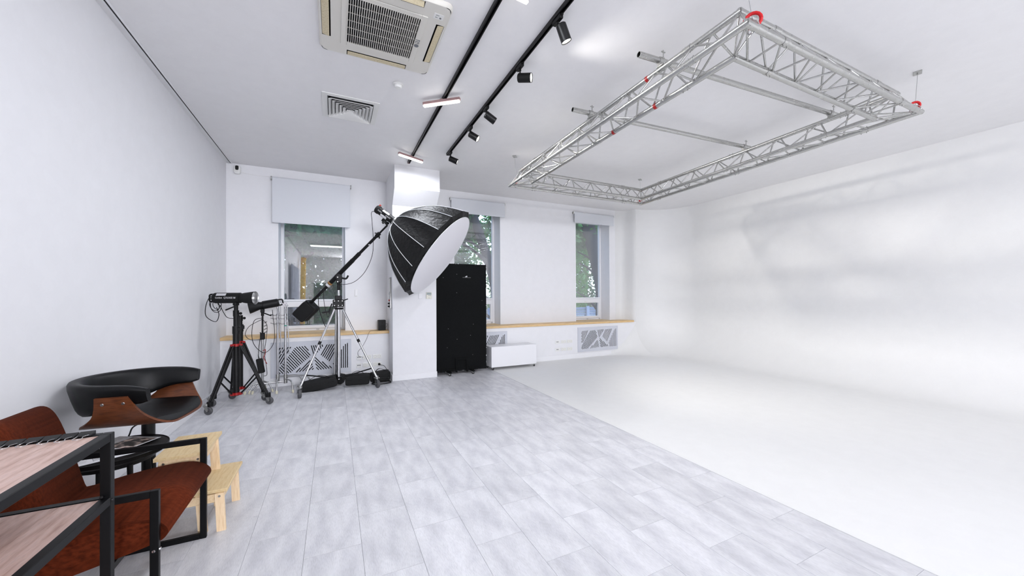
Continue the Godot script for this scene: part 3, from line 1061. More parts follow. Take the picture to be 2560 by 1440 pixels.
# ------------------------------------------------------------------ truss
func truss() -> void:
	var x0 := 2.41
	var x1 := 5.09
	var zn := -1.47
	var zf := -5.06
	var w := 0.25
	var yb := func(z: float) -> float: return 3.19 + (z - zn) * (-0.07 / (zf - zn)) * -1.0
	var at := Vector3((x0 + x1) / 2, 3.155, (zn + zf) / 2)
	var tr := thing("lighting_truss", "rectangular aluminium triangle truss hung from the ceiling on steel wires", "truss", at)
	var corner := func(loop: int, k: int) -> Vector3:   # loop 0 outer, 1 inner, 2 top; k counter-clockwise from near left
		var i: float = [0.0, w, w / 2][loop]
		var x: float = [x0 + i, x1 - i, x1 - i, x0 + i][k]
		var z: float = [zn - i, zn - i, zf + i, zf + i][k]
		return Vector3(x, 3.19 - 0.07 * (zn - z) / (zn - zf) + (0.205 if loop == 2 else 0.0), z)
	for k in 4:
		var bm := Node3D.new()
		bm.name = "beam"
		tr.add_child(bm, true)
		var k1 := (k + 1) % 4
		for l in 3:
			var a: Vector3 = corner.call(l, k)
			var b: Vector3 = corner.call(l, k1)
			var d := (b - a).normalized()
			begin()
			tube(a - d * 0.015, b + d * 0.015, 0.0245, -1, 14)
			part("chord", M.aluminium, bm)
			# couplers near the corners and at the middle
			for f in [0.42, a.distance_to(b) - 0.42, a.distance_to(b) / 2] if a.distance_to(b) > 3.0 else [0.42, a.distance_to(b) - 0.42]:
				begin()
				tube(a + d * (f - 0.035), a + d * (f + 0.035), 0.0275, -1, 14)
				for e in [-0.022, 0.022]:
					tube(a + d * (f + e) + Vector3(0, 0.036, 0), a + d * (f + e) - Vector3(0, 0.036, 0), 0.004, -1, 6)
				part("coupler", M.aluminium, bm)
		# zigzag braces on the three faces
		for pair in [[0, 1], [1, 2], [2, 0]]:
			var a0: Vector3 = corner.call(pair[0], k)
			var a1: Vector3 = corner.call(pair[0], k1)
			var c0: Vector3 = corner.call(pair[1], k)
			var c1: Vector3 = corner.call(pair[1], k1)
			var n := int(round(a0.distance_to(a1) / 0.19))
			for i in n:
				var f0 := float(i) / n
				var f1 := float(i + 1) / n
				var p := a0.lerp(a1, f0) if i % 2 == 0 else c0.lerp(c1, f0)
				var q := c0.lerp(c1, f1) if i % 2 == 0 else a0.lerp(a1, f1)
				begin()
				tube(p, q, 0.0078, -1, 7)
				part("brace", M.aluminium, bm)
		# short posts that close the corner
		begin()
		tube(corner.call(0, k), corner.call(2, k), 0.008, -1, 7)
		tube(corner.call(1, k), corner.call(2, k), 0.008, -1, 7)
		tube(corner.call(0, k), corner.call(1, k), 0.008, -1, 7)
		part("corner_post", M.aluminium, bm)
	# wires, ceiling plates and red round slings at the four corners
	var plates := [Vector3(2.62, H, -1.60), Vector3(5.14, H, -1.50), Vector3(5.147, H, -5.137), Vector3(2.524, H, -5.105)]
	for k in 4:
		var foot: Vector3 = corner.call(0, k) + Vector3(0.09 if k == 0 or k == 3 else -0.05, 0.06, -0.02 if k < 2 else 0.04)
		begin()
		tube(foot, plates[k] - Vector3(0, 0.005, 0), 0.0018, -1, 6)
		part("wire", M.steel, tr)
		begin()
		box(plates[k] - Vector3(0, 0.004, 0), Vector3(0.09, 0.008, 0.06), Basis(Vector3.UP, 0.3 * k), 0.002)
		tube(plates[k] - Vector3(0, 0.02, 0), plates[k], 0.006, -1, 8)
		part("ceiling_plate", M.zinc, tr)
		begin()
		var ring := []
		var big: float = [0.048, 0.032, 0.024, 0.024][k]
		var bs := Basis(Vector3(0.52, 0, 0.85), Vector3.UP, Vector3(-0.85, 0, 0.52))
		for i in 17: ring.append(foot + Vector3(0, -0.0, 0) + bs * (Vector3(cos(TAU * i / 16), sin(TAU * i / 16), 0) * big))
		sweep(ring, 0.011, 8)
		part("sling", M.red_soft, tr, "red round sling")
		begin()
		var strap := []
		for i in 15: strap.append(foot + Vector3(0, -0.045, 0) + Vector3(0, sin(TAU * i / 14), cos(TAU * i / 14)) * 0.04)
		sweep(strap, 0.004, 6)
		part("shackle", M.chrome, tr)
	# red tape marks on the left beam
	var la: Vector3 = corner.call(1, 0)
	var lb: Vector3 = corner.call(1, 3)
	var ld := (lb - la).normalized()
	for f in [[1, 0.72], [2, 0.82], [1, 1.28]]:
		var ta: Vector3 = corner.call(f[0], 0)
		begin()
		tube(ta + ld * f[1], ta + ld * (f[1] + 0.03), 0.0258, -1, 14)
		part("tape", M.red_paint, tr, "red tape mark")
	# two loose pipes across the truss with clamps
	for e in [[Vector3(2.30, 3.452, -2.30), Vector3(5.10, 3.447, -2.12), "aluminium pipe lying across the truss, close to its short end beam"], [Vector3(2.31, 3.435, -3.265), Vector3(5.08, 3.43, -3.08), "aluminium pipe lying across the middle of the truss"]]:
		var a: Vector3 = e[0]
		var b: Vector3 = e[1]
		var pp := thing("cross_pipe", e[2], "pipe", a, "pipes across the truss")
		begin()
		var L := a.distance_to(b)
		lathe(a, b - a, [Vector2(0.021, L), Vector2(0.021, 0.0), Vector2(0.0245, 0.0), Vector2(0.0245, L), Vector2(0.021, L)], 16)
		part("tube", M.aluminium, pp)
		for xx in [x0 + w / 2, x1 - w / 2]:
			var f: float = (xx - a.x) / (b.x - a.x)
			var c := a.lerp(b, f)
			var d := (b - a).normalized()
			begin()
			tube(c - d * 0.022, c + d * 0.022, 0.031, -1, 14)
			box(c + Vector3(0, -0.04, 0), Vector3(0.045, 0.05, 0.04), Basis(), 0.004)
			tube(c + Vector3(0, 0.02, 0.03), c + Vector3(0, 0.075, 0.03), 0.005, -1, 6)
			box(c + Vector3(0, 0.06, 0.03), Vector3(0.045, 0.008, 0.012), Basis(), 0.002)
			tube(c + Vector3(-0.025, -0.055, -0.02), c + Vector3(-0.025, -0.055, 0.05), 0.005, -1, 6)
			part("clamp", M.zinc, pp)

# ------------------------------------------------------------------ back wall
func grille(x0: float, label: String) -> void:
	var at := Vector3(x0, 0.14, ZS + 0.001)
	var g := thing("radiator_grille", label, "grille", at, "slotted radiator grilles")
	var W := 1.172
	var Hh := 0.567
	var pan := CSGBox3D.new()
	pan.name = "panel"
	pan.size = Vector3(W, Hh, 0.016)
	pan.position = Vector3(W / 2, Hh / 2, 0.008)
	pan.material = M.grey_panel
	var sx := 0.095
	var sy := 0.055
	var sw := W - 0.15
	var sh := Hh - 0.12
	var regions := [
		[[Vector2(0, .05), Vector2(.2, .03), Vector2(.05, .62), Vector2(0, .68)], 62.0],
		[[Vector2(.24, .05), Vector2(.40, .03), Vector2(.45, .42), Vector2(.17, .98), Vector2(0, .98), Vector2(0, .82)], -52.0],
		[[Vector2(.43, .03), Vector2(.66, .0), Vector2(.5, .44)], -76.0],
		[[Vector2(.68, .02), Vector2(.9, .0), Vector2(.73, .68), Vector2(.58, .36)], 62.0],
		[[Vector2(1.0, .0), Vector2(1.0, .95), Vector2(.8, .95), Vector2(.78, .75), Vector2(.95, .05)], 90.0],
		[[Vector2(.46, .55), Vector2(.5, .92), Vector2(.22, .98)], 48.0],
		[[Vector2(.50, .45), Vector2(.78, .92), Vector2(.54, .95)], -50.0]]
	for r in regions:
		var pl := PackedVector2Array()
		for v in r[0]: pl.append(Vector2(sx + v.x * sw, sy + (1.0 - v.y) * sh))
		var an := deg_to_rad(r[1])
		var d := Vector2(cos(an), sin(an))
		var nn := Vector2(-d.y, d.x)
		for i in range(-40, 41):
			var mid := Vector2(W / 2, Hh / 2) + nn * (0.031 * i)
			for seg in Geometry2D.intersect_polyline_with_polygon(PackedVector2Array([mid - d * 2, mid + d * 2]), pl):
				var a: Vector2 = seg[0]
				var b: Vector2 = seg[seg.size() - 1]
				if a.distance_to(b) < 0.02: continue
				var s := CSGBox3D.new()
				s.name = "slot"
				s.operation = CSGShape3D.OPERATION_SUBTRACTION
				s.size = Vector3(a.distance_to(b), 0.015, 0.06)
				var c := (a + b) / 2
				s.position = Vector3(c.x - W / 2, c.y - Hh / 2, 0)
				s.rotation.z = an
				pan.add_child(s, true)
	g.add_child(pan, true)
	# unseen dark finned block added behind the slots so they read dark
	begin()
	box(at + Vector3(W / 2, 0.25, -0.16), Vector3(W - 0.12, 0.42, 0.05), Basis(), 0.006)
	for i in 22:
		box(at + Vector3(0.085 + 0.048 * i, 0.25, -0.115), Vector3(0.03, 0.46, 0.06), Basis(), 0.008)
	part("dark_slot_backing", M.dark_slot_fill, g)

func socket_plate(at: Vector3, wide: float, holes: int, label: String, group: String) -> Node3D:
	var s := thing("wall_socket" if holes else "wall_plate", label, "socket" if holes else "wall plate", at, group)
	begin()
	box(at + Vector3(0, 0, 0.004), Vector3(wide, 0.076, 0.009), Basis(), 0.003)
	part("plate", M.plastic_white, s)
	for i in holes:
		var c := at + Vector3((i - (holes - 1) / 2.0) * 0.068, 0, 0.009)
		begin()
		lathe(c, Vector3.BACK, [Vector2(0.024, 0.0), Vector2(0.024, 0.002), Vector2(0.019, 0.002), Vector2(0.018, -0.003), Vector2(0, -0.003)], 18)
		var ins := part("insert", M.plastic_cream, s)
		begin()
		for e in [-0.009, 0.009]:
			tube(c + Vector3(e, 0, -0.003), c + Vector3(e, 0, -0.0022), 0.0028, -1, 8)
		part("contact", M.zinc, ins)
	if holes == 0:
		begin()
		for e in 3: box(at + Vector3(-0.02 + 0.02 * e, 0.004, 0.009), Vector3(0.013, 0.018, 0.003), Basis(), 0.001)
		part("jack", M.print_grey, s)
	return s

func back_wall_things() -> void:
	grille(-0.913, "grey slotted radiator grille behind the light stands")
	grille(2.06, "grey slotted radiator grille behind the black panel and the bench")
	grille(5.022, "grey slotted radiator grille under the last window")
	# sockets: two rows of three
	var names := ["upper", "lower"]
	for r in 2:
		var y := 0.375 - 0.14 * r
		socket_plate(Vector3(0.382, y, ZS), 0.08, 0, "small white data plate in the %s row behind the boom stand" % names[r], "plates behind the boom stand")
		socket_plate(Vector3(0.516, y, ZS), 0.15, 2, "white double socket in the %s row, middle of three behind the boom stand" % names[r], "plates behind the boom stand")
		socket_plate(Vector3(0.682, y, ZS), 0.15, 2, "white double socket in the %s row next to the pillar" % names[r], "plates behind the boom stand")
		y = 0.405 - 0.17 * r
		socket_plate(Vector3(4.47, y, ZS), 0.12, 0, "white data plate in the %s row between bench and grille" % names[r], "plates between bench and grille")
		socket_plate(Vector3(4.635, y, ZS), 0.15, 2, "white double socket in the %s row, middle of three beyond the bench" % names[r], "plates between bench and grille")
		socket_plate(Vector3(4.80, y, ZS), 0.15, 2, "white double socket in the %s row next to the last grille" % names[r], "plates between bench and grille")
	# round plug with its cord
	var at := Vector3(0.716, 0.235, ZS + 0.012)
	var pg := thing("power_plug", "round black power plug pushed into the lower socket by the pillar", "plug", at)
	begin()
	lathe(at, Vector3.BACK, [Vector2(0, 0), Vector2(0.019, 0), Vector2(0.02, 0.02), Vector2(0.012, 0.04), Vector2(0, 0.042)], 14)
	part("body", M.rubber, pg)
	begin()
	sweep(smoothed([at + Vector3(0, 0, 0.04), at + Vector3(0.03, -0.01, 0.06), at + Vector3(0.07, -0.02, 0.10), at + Vector3(0.10, -0.06, 0.16), at + Vector3(0.11, -0.1, 0.2)]), 0.004)
	part("cord", M.rubber, pg)
	# security camera
	at = Vector3(-1.41, 3.50, ZB)
	var cm := thing("security_camera", "small white camera with a black oval face in the corner under the ceiling", "camera", at)
	begin()
	pillow(at + Vector3(0, -0.005, 0.03), Vector3(0.095, 0.135, 0.06), Basis(), 0.55, 0.55, 10)
	part("body", M.plastic_white, cm)
	begin()
	pillow(at + Vector3(0.0, 0.02, 0.052), Vector3(0.05, 0.075, 0.03), Basis(), 0.6, 0.8, 10)
	part("face", M.black_plastic, cm)
	begin()
	sweep(smoothed([at + Vector3(0.04, -0.03, 0.004), at + Vector3(0.2, -0.05, 0.004), at + Vector3(0.47, -0.05, 0.004)]), 0.0025, 6)
	part("cable", M.plastic_white, cm)
	# switch on the wall
	at = Vector3(0.356, 1.507, ZB)
	var sw := thing("light_switch", "narrow white switch on the wall beside the first window", "switch", at)
	begin()
	box(at + Vector3(0, 0, 0.006), Vector3(0.045, 0.125, 0.012), Basis(), 0.004)
	part("plate", M.plastic_white, sw)
	begin()
	box(at + Vector3(0, 0.0, 0.014), Vector3(0.028, 0.1, 0.006), Basis(), 0.002)
	part("rocker", M.trim_white, sw)
	# thermostat and blank plate on the pillar
	at = Vector3(1.504, 1.449, -6.5)
	var tm := thing("thermostat", "cream wall controller with a small grey display on the pillar", "thermostat", at)
	begin()
	box(at + Vector3(0, 0, 0.009), Vector3(0.098, 0.115, 0.018), Basis(), 0.005)
	part("body", M.plastic_cream, tm)
	begin()
	box(at + Vector3(0, 0.032, 0.0185), Vector3(0.08, 0.036, 0.002))
	part("display", M.lcd, tm)
	for i in 3:
		begin()
		box(at + Vector3(-0.006 + 0.017 * i, 0.001, 0.019), Vector3(0.011, 0.008, 0.003), Basis(), 0.001)
		part("button", M.print_grey, tm)
	begin()
	box(at + Vector3(0, -0.04, 0.0185), Vector3(0.02, 0.004, 0.001))
	part("mark", M.print_grey, tm)
	at = Vector3(1.356, 1.443, -6.5)
	org = at
	begin()
	box(at + Vector3(0, 0, 0.005), Vector3(0.06, 0.1, 0.01), Basis(), 0.003)
	whole("cover_plate", M.trim_white, "blank white cover plate beside the controller on the pillar", "wall plate", at)
	# connector panel on the side of the pillar
	at = Vector3(0.889, 1.50, -6.70)
	var cp := thing("connector_panel", "narrow metal connector panel with black knobs on the pillar's side", "connector panel", at)
	begin()
	box(at + Vector3(-0.012, 0, 0), Vector3(0.024, 0.54, 0.13), Basis(), 0.003)
	part("housing", M.zinc, cp)
	begin()
	box(at + Vector3(-0.025, 0.13, 0.0), Vector3(0.002, 0.22, 0.09))
	part("sheet", M.plastic_white, cp)
	for i in 4:
		begin()
		var c := at + Vector3(-0.024, -0.02 - 0.055 * i, 0.0)
		lathe(c, Vector3.LEFT, [Vector2(0.016, 0.0), Vector2(0.016, 0.016 if i > 1 else 0.006), Vector2(0.010, 0.03 if i > 2 else 0.012), Vector2(0.0, 0.03 if i > 2 else 0.012)], 12)
		part("knob" if i > 1 else "jack", [M.chrome, M.chrome, M.red_paint, M.black_plastic][i], cp)
	begin()
	lathe(at + Vector3(-0.024, -0.235, 0.0), Vector3.LEFT, [Vector2(0.016, 0.0), Vector2(0.016, 0.016), Vector2(0.010, 0.03), Vector2(0.0, 0.03)], 12)
	part("knob", M.black_plastic, cp)
	# loudspeaker on the sill with its cable
	at = Vector3(0.777, 0.822, -7.10)
	var sp := thing("loudspeaker", "small black loudspeaker box on the wooden sill by the pillar", "loudspeaker", at)
	begin()
	box(at + Vector3(0, 0.095, 0), Vector3(0.125, 0.185, 0.13), Basis(Vector3.UP, 0.05), 0.006)
	part("cabinet", M.black_plastic, sp)
	begin()
	for c in [[0.06, 0.042], [0.145, 0.02]]:
		lathe(at + Vector3(0.003, c[0], 0.066), Vector3.BACK, [Vector2(c[1], 0.0), Vector2(c[1], 0.003), Vector2(c[1] * 0.8, 0.002), Vector2(0.0, -0.004 + 0.006)], 18)
	part("driver", M.rubber, sp)
	begin()
	sweep(smoothed([at + Vector3(0.06, 0.03, -0.02), at + Vector3(0.095, 0.07, -0.03), at + Vector3(0.10, 0.12, -0.03), at + Vector3(0.07, 0.10, -0.05), at + Vector3(0.06, 0.08, -0.06)]), 0.0025, 6)
	sweep(smoothed([at + Vector3(-0.05, 0.004, 0.05), at + Vector3(-0.13, 0.004, 0.1), Vector3(0.564, 0.828, -6.92), Vector3(0.53, 0.76, -6.92), Vector3(0.498, 0.675, -6.93), Vector3(0.432, 0.553, -6.935), Vector3(0.368, 0.474, -6.938), Vector3(0.38, 0.40, -6.938), Vector3(0.451, 0.375, -6.936)]), 0.0025, 6)
	part("cable", M.rubber, sp)
	# black flat on casters
	at = Vector3(2.135, 0.0, -6.60)
	var bd := thing("black_flat", "tall black painted board with chipped edges standing on casters by the pillar", "board", at)
	begin()
	box(at + Vector3(0, 1.045, 0), Vector3(0.985, 1.985, 0.04), Basis(), 0.003)
	part("board", M.board_black, bd)
	begin()
	box(at + Vector3(-0.11, 0.16, 0.032), Vector3(0.036, 0.26, 0.022), Basis(), 0.003)
	box(at + Vector3(0.10, 0.16, 0.032), Vector3(0.036, 0.26, 0.022), Basis(), 0.003)
	box(at + Vector3(-0.005, 0.272, 0.032), Vector3(0.174, 0.036, 0.022), Basis(), 0.003)
	part("foot_frame", M.board_black, bd)
	begin()
	box(at + Vector3(0.0, 0.085, -0.12), Vector3(0.8, 0.05, 0.30))
	part("plinth", M.board_black, bd)
	for cx in [-0.28, 0.18, -0.28, 0.18]:
		pass
	for q in [Vector3(-0.27, 0, 0.16), Vector3(0.17, 0, 0.16), Vector3(-0.27, 0, -0.22), Vector3(0.17, 0, -0.22)]:
		if q.z > 0:
			begin()
			box(at + Vector3(q.x, 0.062, 0.07), Vector3(0.05, 0.025, 0.26), Basis(), 0.003)
			part("outrigger", M.board_black, bd)
		caster(at + q, Vector3(1, 0, 0.3), 0.022, bd, M.rubber)
	# chips of bare white edge
	begin()
	var rng := RandomNumberGenerator.new()
	rng.seed = 9
	for i in 26:
		var y := rng.randf_range(0.1, 2.0)
		var left := rng.randf() < 0.7
		box(at + Vector3(-0.4915 if left else 0.4905, y, 0.02), Vector3(rng.randf_range(0.004, 0.012), rng.randf_range(0.006, 0.03), 0.003))
	for i in 12:
		box(at + Vector3(rng.randf_range(-0.48, 0.48), 2.036 if i % 2 == 0 else 0.056, 0.02), Vector3(rng.randf_range(0.006, 0.02), 0.006, 0.003))
	for i in 10:
		box(at + Vector3(rng.randf_range(-0.45, 0.45), rng.randf_range(0.3, 1.9), 0.0205), Vector3(0.005, 0.006, 0.001))
	box(at + Vector3(0.09, 1.80, 0.0205), Vector3(0.04, 0.012, 0.002))
	box(at + Vector3(0.10, 1.81, 0.0205), Vector3(0.02, 0.014, 0.002))
	box(at + Vector3(0.10, 1.785, 0.0203), Vector3(0.16, 0.002, 0.001))
	part("chip", M.print_white, bd, "bare white chips along the edges")
	# white bench on casters
	at = Vector3(3.215, 0.004, -6.73)
	var bn := thing("rolling_bench", "low white box bench on small casters in front of the sill", "bench", at)
	begin()
	box(at + Vector3(0, 0.25, 0), Vector3(0.99, 0.395, 0.36), Basis(), 0.004)
	part("box", M.trim_white, bn)
	for q in [Vector3(-0.455, 0, 0.15), Vector3(0.455, 0, 0.15), Vector3(-0.455, 0, -0.13), Vector3(0.455, 0, -0.13)]:
		caster(at + q, Vector3(1, 0, 0.5), 0.021, bn, M.rubber)

func caster(foot: Vector3, dir: Vector3, r: float, parent: Node, wheel_m: Material) -> void:   # swivel caster; foot is the point on the floor, dir the way it rolls
	var d := dir.normalized()
	var ax := d.cross(Vector3.UP).normalized()
	var hub := foot + Vector3(0, r, 0)
	var stem := hub - d * r * 0.55 + Vector3(0, r * 1.35, 0)
	begin()
	for s in [-1, 1]:
		var o: Vector3 = ax * s * r * 0.48
		quad(hub + o + d * r * 0.3, hub + o - d * r * 0.3, stem + o - d * r * 0.5, stem + o + d * r * 0.6)
		quad(hub + o - d * r * 0.3, hub + o + d * r * 0.3, stem + o + d * r * 0.6, stem + o - d * r * 0.5)
	box(stem + Vector3(0, 0.003, 0), Vector3(r * 1.2, 0.006, r * 1.1), Basis(d, Vector3.UP, d.cross(Vector3.UP)), 0.001)
	tube(stem, stem + Vector3(0, r * 0.5, 0), r * 0.4, -1, 10)
	tube(hub - ax * r * 0.55, hub + ax * r * 0.55, r * 0.16, -1, 8)
	var c := part("caster", M.zinc, parent)
	begin()
	lathe(hub - ax * r * 0.36, ax, [Vector2(r * 0.3, 0.0), Vector2(r * 0.85, 0.0), Vector2(r, r * 0.12), Vector2(r, r * 0.6), Vector2(r * 0.85, r * 0.72), Vector2(r * 0.3, r * 0.72)], 18)
	part("wheel", wheel_m, c)

# ------------------------------------------------------------------ light stands
func rolling_stand(c: Vector3, feet: Array, y_top: float, label: String, group: String) -> Node3D:
	var s := thing("rolling_stand", label, "light stand", c, group)
	begin()
	tube(c + Vector3(0, 0.13, 0), c + Vector3(0, 0.98, 0), 0.036, -1, 14)
	tube(c + Vector3(0, 0.98, 0), c + Vector3(0, y_top - 0.05, 0), 0.029, -1, 14)
	part("column", M.black_metal, s)
	begin()
	tube(c + Vector3(0, 0.95, 0), c + Vector3(0, 1.05, 0), 0.041, -1, 14)
	box(c + Vector3(0.04, 1.01, 0.02), Vector3(0.03, 0.05, 0.03), Basis(), 0.004)
	part("lock_collar", M.black_plastic, s)
	begin()
	tube(c + Vector3(0, y_top - 0.12, 0), c + Vector3(0, y_top - 0.04, 0), 0.034, -1, 14)
	tube(c + Vector3(0.03, y_top - 0.08, 0.02), c + Vector3(0.06, y_top - 0.08, 0.05), 0.006, -1, 8)
	lathe(c + Vector3(0.055, y_top - 0.08, 0.045), Vector3(1, 0, 1), [Vector2(0, 0), Vector2(0.018, 0.0), Vector2(0.018, 0.012), Vector2(0, 0.014)], 8)
	part("lock_collar", M.black_plastic, s)
	begin()
	tube(c + Vector3(0, y_top - 0.05, 0), c + Vector3(0, y_top, 0), 0.014, -1, 12)
	part("spigot", M.steel, s)
	for y in [0.80, 0.155]:
		begin()
		lathe(c + Vector3(0, y - 0.018, 0), Vector3.UP, [Vector2(0.036, 0), Vector2(0.043, 0.002), Vector2(0.043, 0.034), Vector2(0.036, 0.036)], 14)
		for f in feet:
			var d: Vector3 = (f - c) * Vector3(1, 0, 1)
			d = d.normalized()
			box(c + d * 0.05 + Vector3(0, y, 0), Vector3(0.04, 0.03, 0.05), Basis(Vector3.UP, atan2(-d.z, d.x)), 0.003)
		part("collar", M.red_paint, s, "red leg collar")
	for f in feet:
		var d: Vector3 = ((f - c) * Vector3(1, 0, 1)).normalized()
		var sd := d.cross(Vector3.UP)
		var top := c + d * 0.055 + Vector3(0, 0.80, 0)
		var bot: Vector3 = f + Vector3(0, 0.125, 0) - d * 0.02
		begin()
		for k in [-0.016, 0.016]:
			tube(top + sd * k, bot + sd * k, 0.0125, -1, 8)
		box(bot, Vector3(0.05, 0.06, 0.055), Basis(Vector3.UP, atan2(-d.z, d.x)), 0.006)
		var lg := part("leg", M.black_metal, s)
		begin()
		tube(c + d * 0.055 + Vector3(0, 0.155, 0), top.lerp(bot, 0.62), 0.010, -1, 8)
		part("brace", M.black_metal, s)
		caster(f, Vector3(0.9, 0, 0.4), 0.047, lg, M.wheel_grey)
	return s

func loops(c: Vector3, n: int, r: float, sd: int, ax: Vector3, ay: Vector3) -> Array:   # hanging coil of cable
	var rng := RandomNumberGenerator.new()
	rng.seed = sd
	var pts := []
	for i in n * 10 + 1:
		var a := TAU * i / 10.0
		var k: float = 0.75 + 0.25 * sin(i * 0.37 + sd)
		pts.append(c + ax * cos(a) * r * k * 0.7 + ay * sin(a) * r * k + ax.cross(ay) * (0.02 * sin(i * 0.61)))
	return pts

func strobe(root: Node3D, front: Vector3, d: Vector3, len_: float, r: float, refl: float, silver: bool) -> void:   # studio flash: front is the rim of the reflector
	var back := front - d * len_
	var rl := 0.13
	begin()
	lathe(back, d, [Vector2(0, 0), Vector2(r * 0.85, 0), Vector2(r, 0.02), Vector2(r, len_ - rl - 0.05), Vector2(r * 0.86, len_ - rl - 0.045), Vector2(r * 0.86, len_ - rl), Vector2(0, len_ - rl)], 22)
	part("body", M.black_plastic, root)
	begin()
	lathe(back, d, [Vector2(r * 0.9, len_ - rl - 0.02), Vector2(r * 0.98, len_ - rl), Vector2(refl * 0.97, len_ - 0.02), Vector2(refl, len_)], 26)
	var rf := part("reflector", M.black_plastic, root)
	begin()
	lathe(back, d, [Vector2(refl, len_ - 0.0005), Vector2(refl * 0.93, len_ - 0.012), Vector2(refl * 0.9, len_ - 0.03), Vector2(refl * 0.84, len_ - 0.05), Vector2(r * 0.6, len_ - rl + 0.01), Vector2(0.0, len_ - rl + 0.012)], 26)
	part("lining", M.steel if silver else M.black_plastic, rf)
	# handle behind and tilt bracket below
	var b := frame_of(d)
	var side := d.cross(Vector3.UP).normalized()
	var up := side.cross(d).normalized()
	begin()
	sweep(smoothed([back + up * r * 0.7, back - d * 0.045 + up * r * 0.6, back - d * 0.05, back - d * 0.045 - up * r * 0.6, back - up * r * 0.7]), 0.011, 8)
	part("handle", M.black_plastic, root)

func light_stands() -> void:
	# heavy rolling stand carrying a flash, and its twin nested behind it
	var c := Vector3(-1.178, 0, -6.0)
	var fA := [Vector3(-1.388, 0, -5.668), Vector3(-0.786, 0, -5.869), Vector3(-1.30, 0, -6.40)]
	rolling_stand(c, fA, 1.30, "black rolling stand with red collars carrying the flash with silver reflector", "black rolling stands")
	var c2 := Vector3(-1.205, 0, -6.37)
	rolling_stand(c2, [Vector3(-1.447, 0, -6.061), Vector3(-0.868, 0, -6.102), Vector3(-1.33, 0, -6.80)], 1.22, "black rolling stand with red collars nested behind its twin, bare on top", "black rolling stands")
	# flash with silver reflector
	var d := Vector3(0.955, 0.0, 0.293).normalized()
	var mount := Vector3(-1.178, 1.30, -6.0)
	var fr := mount + Vector3(0, 0.125, 0) + d * 0.235
	var s := thing("studio_flash", "black studio flash with open silver reflector on the red collared stand", "studio flash", mount)
	strobe(s, fr, d, 0.50, 0.070, 0.088, true)
	begin()
	tube(mount + Vector3(0, -0.06, 0), mount + Vector3(0, 0.03, 0), 0.024, -1, 12)
	box(mount + Vector3(0, 0.05, 0), Vector3(0.06, 0.05, 0.05), Basis(Vector3.UP, 0.9), 0.006)
	tube(mount + Vector3(0, 0.02, 0), mount - d * 0.12 + Vector3(0, -0.035, 0.03), 0.009, -1, 8)
	part("bracket", M.black_plastic, s)
	var side := -d.cross(Vector3.UP).normalized()   # towards the room
	if side.z < 0: side = -side
	# white sticker and printed name on the near flank
	var flank := Basis(d * Vector3(1, 1, 1), Vector3.UP, d.cross(Vector3.UP))
	begin()
	var sc := fr - d * 0.385 + Vector3(0, 0.045, 0)
	var nrm := d.cross(Vector3.UP)
	if nrm.z < 0: nrm = -nrm
	box(sc + nrm * 0.052, Vector3(0.115, 0.036, 0.002), Basis(d, (Vector3.UP - nrm * 0.8).normalized(), d.cross((Vector3.UP - nrm * 0.8).normalized())))
	part("sticker", M.print_white, s)
	var fb := Basis(d, Vector3.UP, d.cross(Vector3.UP))
	lettering("Godox", 0.028, M.print_white, s, "letters", Transform3D(fb, fr - d * 0.405 + nrm * 0.0705 + Vector3(0, 0.003, 0) - mount))
	lettering("QT600II M", 0.03, M.print_white, s, "letters", Transform3D(fb, fr - d * 0.275 + nrm * 0.0705 + Vector3(0, 0.002, 0) - mount))
	begin()
	var cb := fr - d * 0.50
	sweep(smoothed([cb + Vector3(0, 0.03, 0), cb - d * 0.05 + Vector3(0, 0.0, 0.03), cb - d * 0.07 + Vector3(0.0, -0.12, 0.10), cb - d * 0.06 + Vector3(0.0, -0.24, 0.10), cb + Vector3(0.03, -0.31, 0.05), cb + d * 0.06 + Vector3(0, -0.22, 0), cb + d * 0.03 + Vector3(0, -0.12, 0)]), 0.0045, 6)
	for k in 3:
		sweep(smoothed(loops(cb + d * 0.02 + Vector3(0, -0.095, 0), 1, 0.085 + 0.012 * k, 3 + k * 2, d, Vector3.UP), 3), 0.0042, 6)
	sweep(smoothed([cb + d * 0.08 + Vector3(0, -0.10, 0.02), cb + d * 0.12 + Vector3(0, -0.19, 0.02), cb + d * 0.17 + Vector3(0, -0.26, 0.02), cb + d * 0.26 + Vector3(0, -0.27, 0.0)]), 0.004, 6)
	part("cable", M.rubber, s)
	# slender stand with a second flash facing away
	c = Vector3(-0.985, 0, -6.69)
	var t := thing("slim_stand", "slim light stand with cables hanging down, behind the red collared stands", "light stand", c)
	begin()
	tube(c + Vector3(0, 0.10, 0), c + Vector3(0, 0.85, 0), 0.016, -1, 12)
	part("lower_tube", M.steel, t)
	begin()
	tube(c + Vector3(0, 0.80, 0), c + Vector3(0, 1.20, 0), 0.0125, -1, 12)
	part("upper_tube", M.black_metal, t)
	begin()
	box(c + Vector3(0, 0.84, 0), Vector3(0.06, 0.10, 0.05), Basis(), 0.008)
	tube(c + Vector3(-0.03, 0.9, 0.02), c + Vector3(0.01, 0.86, 0.02), 0.008, -1, 8)
	part("lock_collar", M.black_plastic, t)
	for k in 3:
		var a := 0.6 + TAU * k / 3
		var dd := Vector3(cos(a), 0, sin(a))
		begin()
		sweep(smoothed([c + dd * 0.02 + Vector3(0, 0.16, 0), c + dd * 0.10 + Vector3(0, 0.13, 0), c + dd * 0.17 + Vector3(0, 0.03, 0)]), 0.010, 8)
		var lg := part("leg", M.steel, t)
		begin()
		tube(c + dd * 0.16 + Vector3(0, 0.045, 0), c + dd * 0.178 + Vector3(0, 0.0, 0), 0.014, -1, 8)
		part("rubber_foot", M.rubber_foot, lg)
	begin()
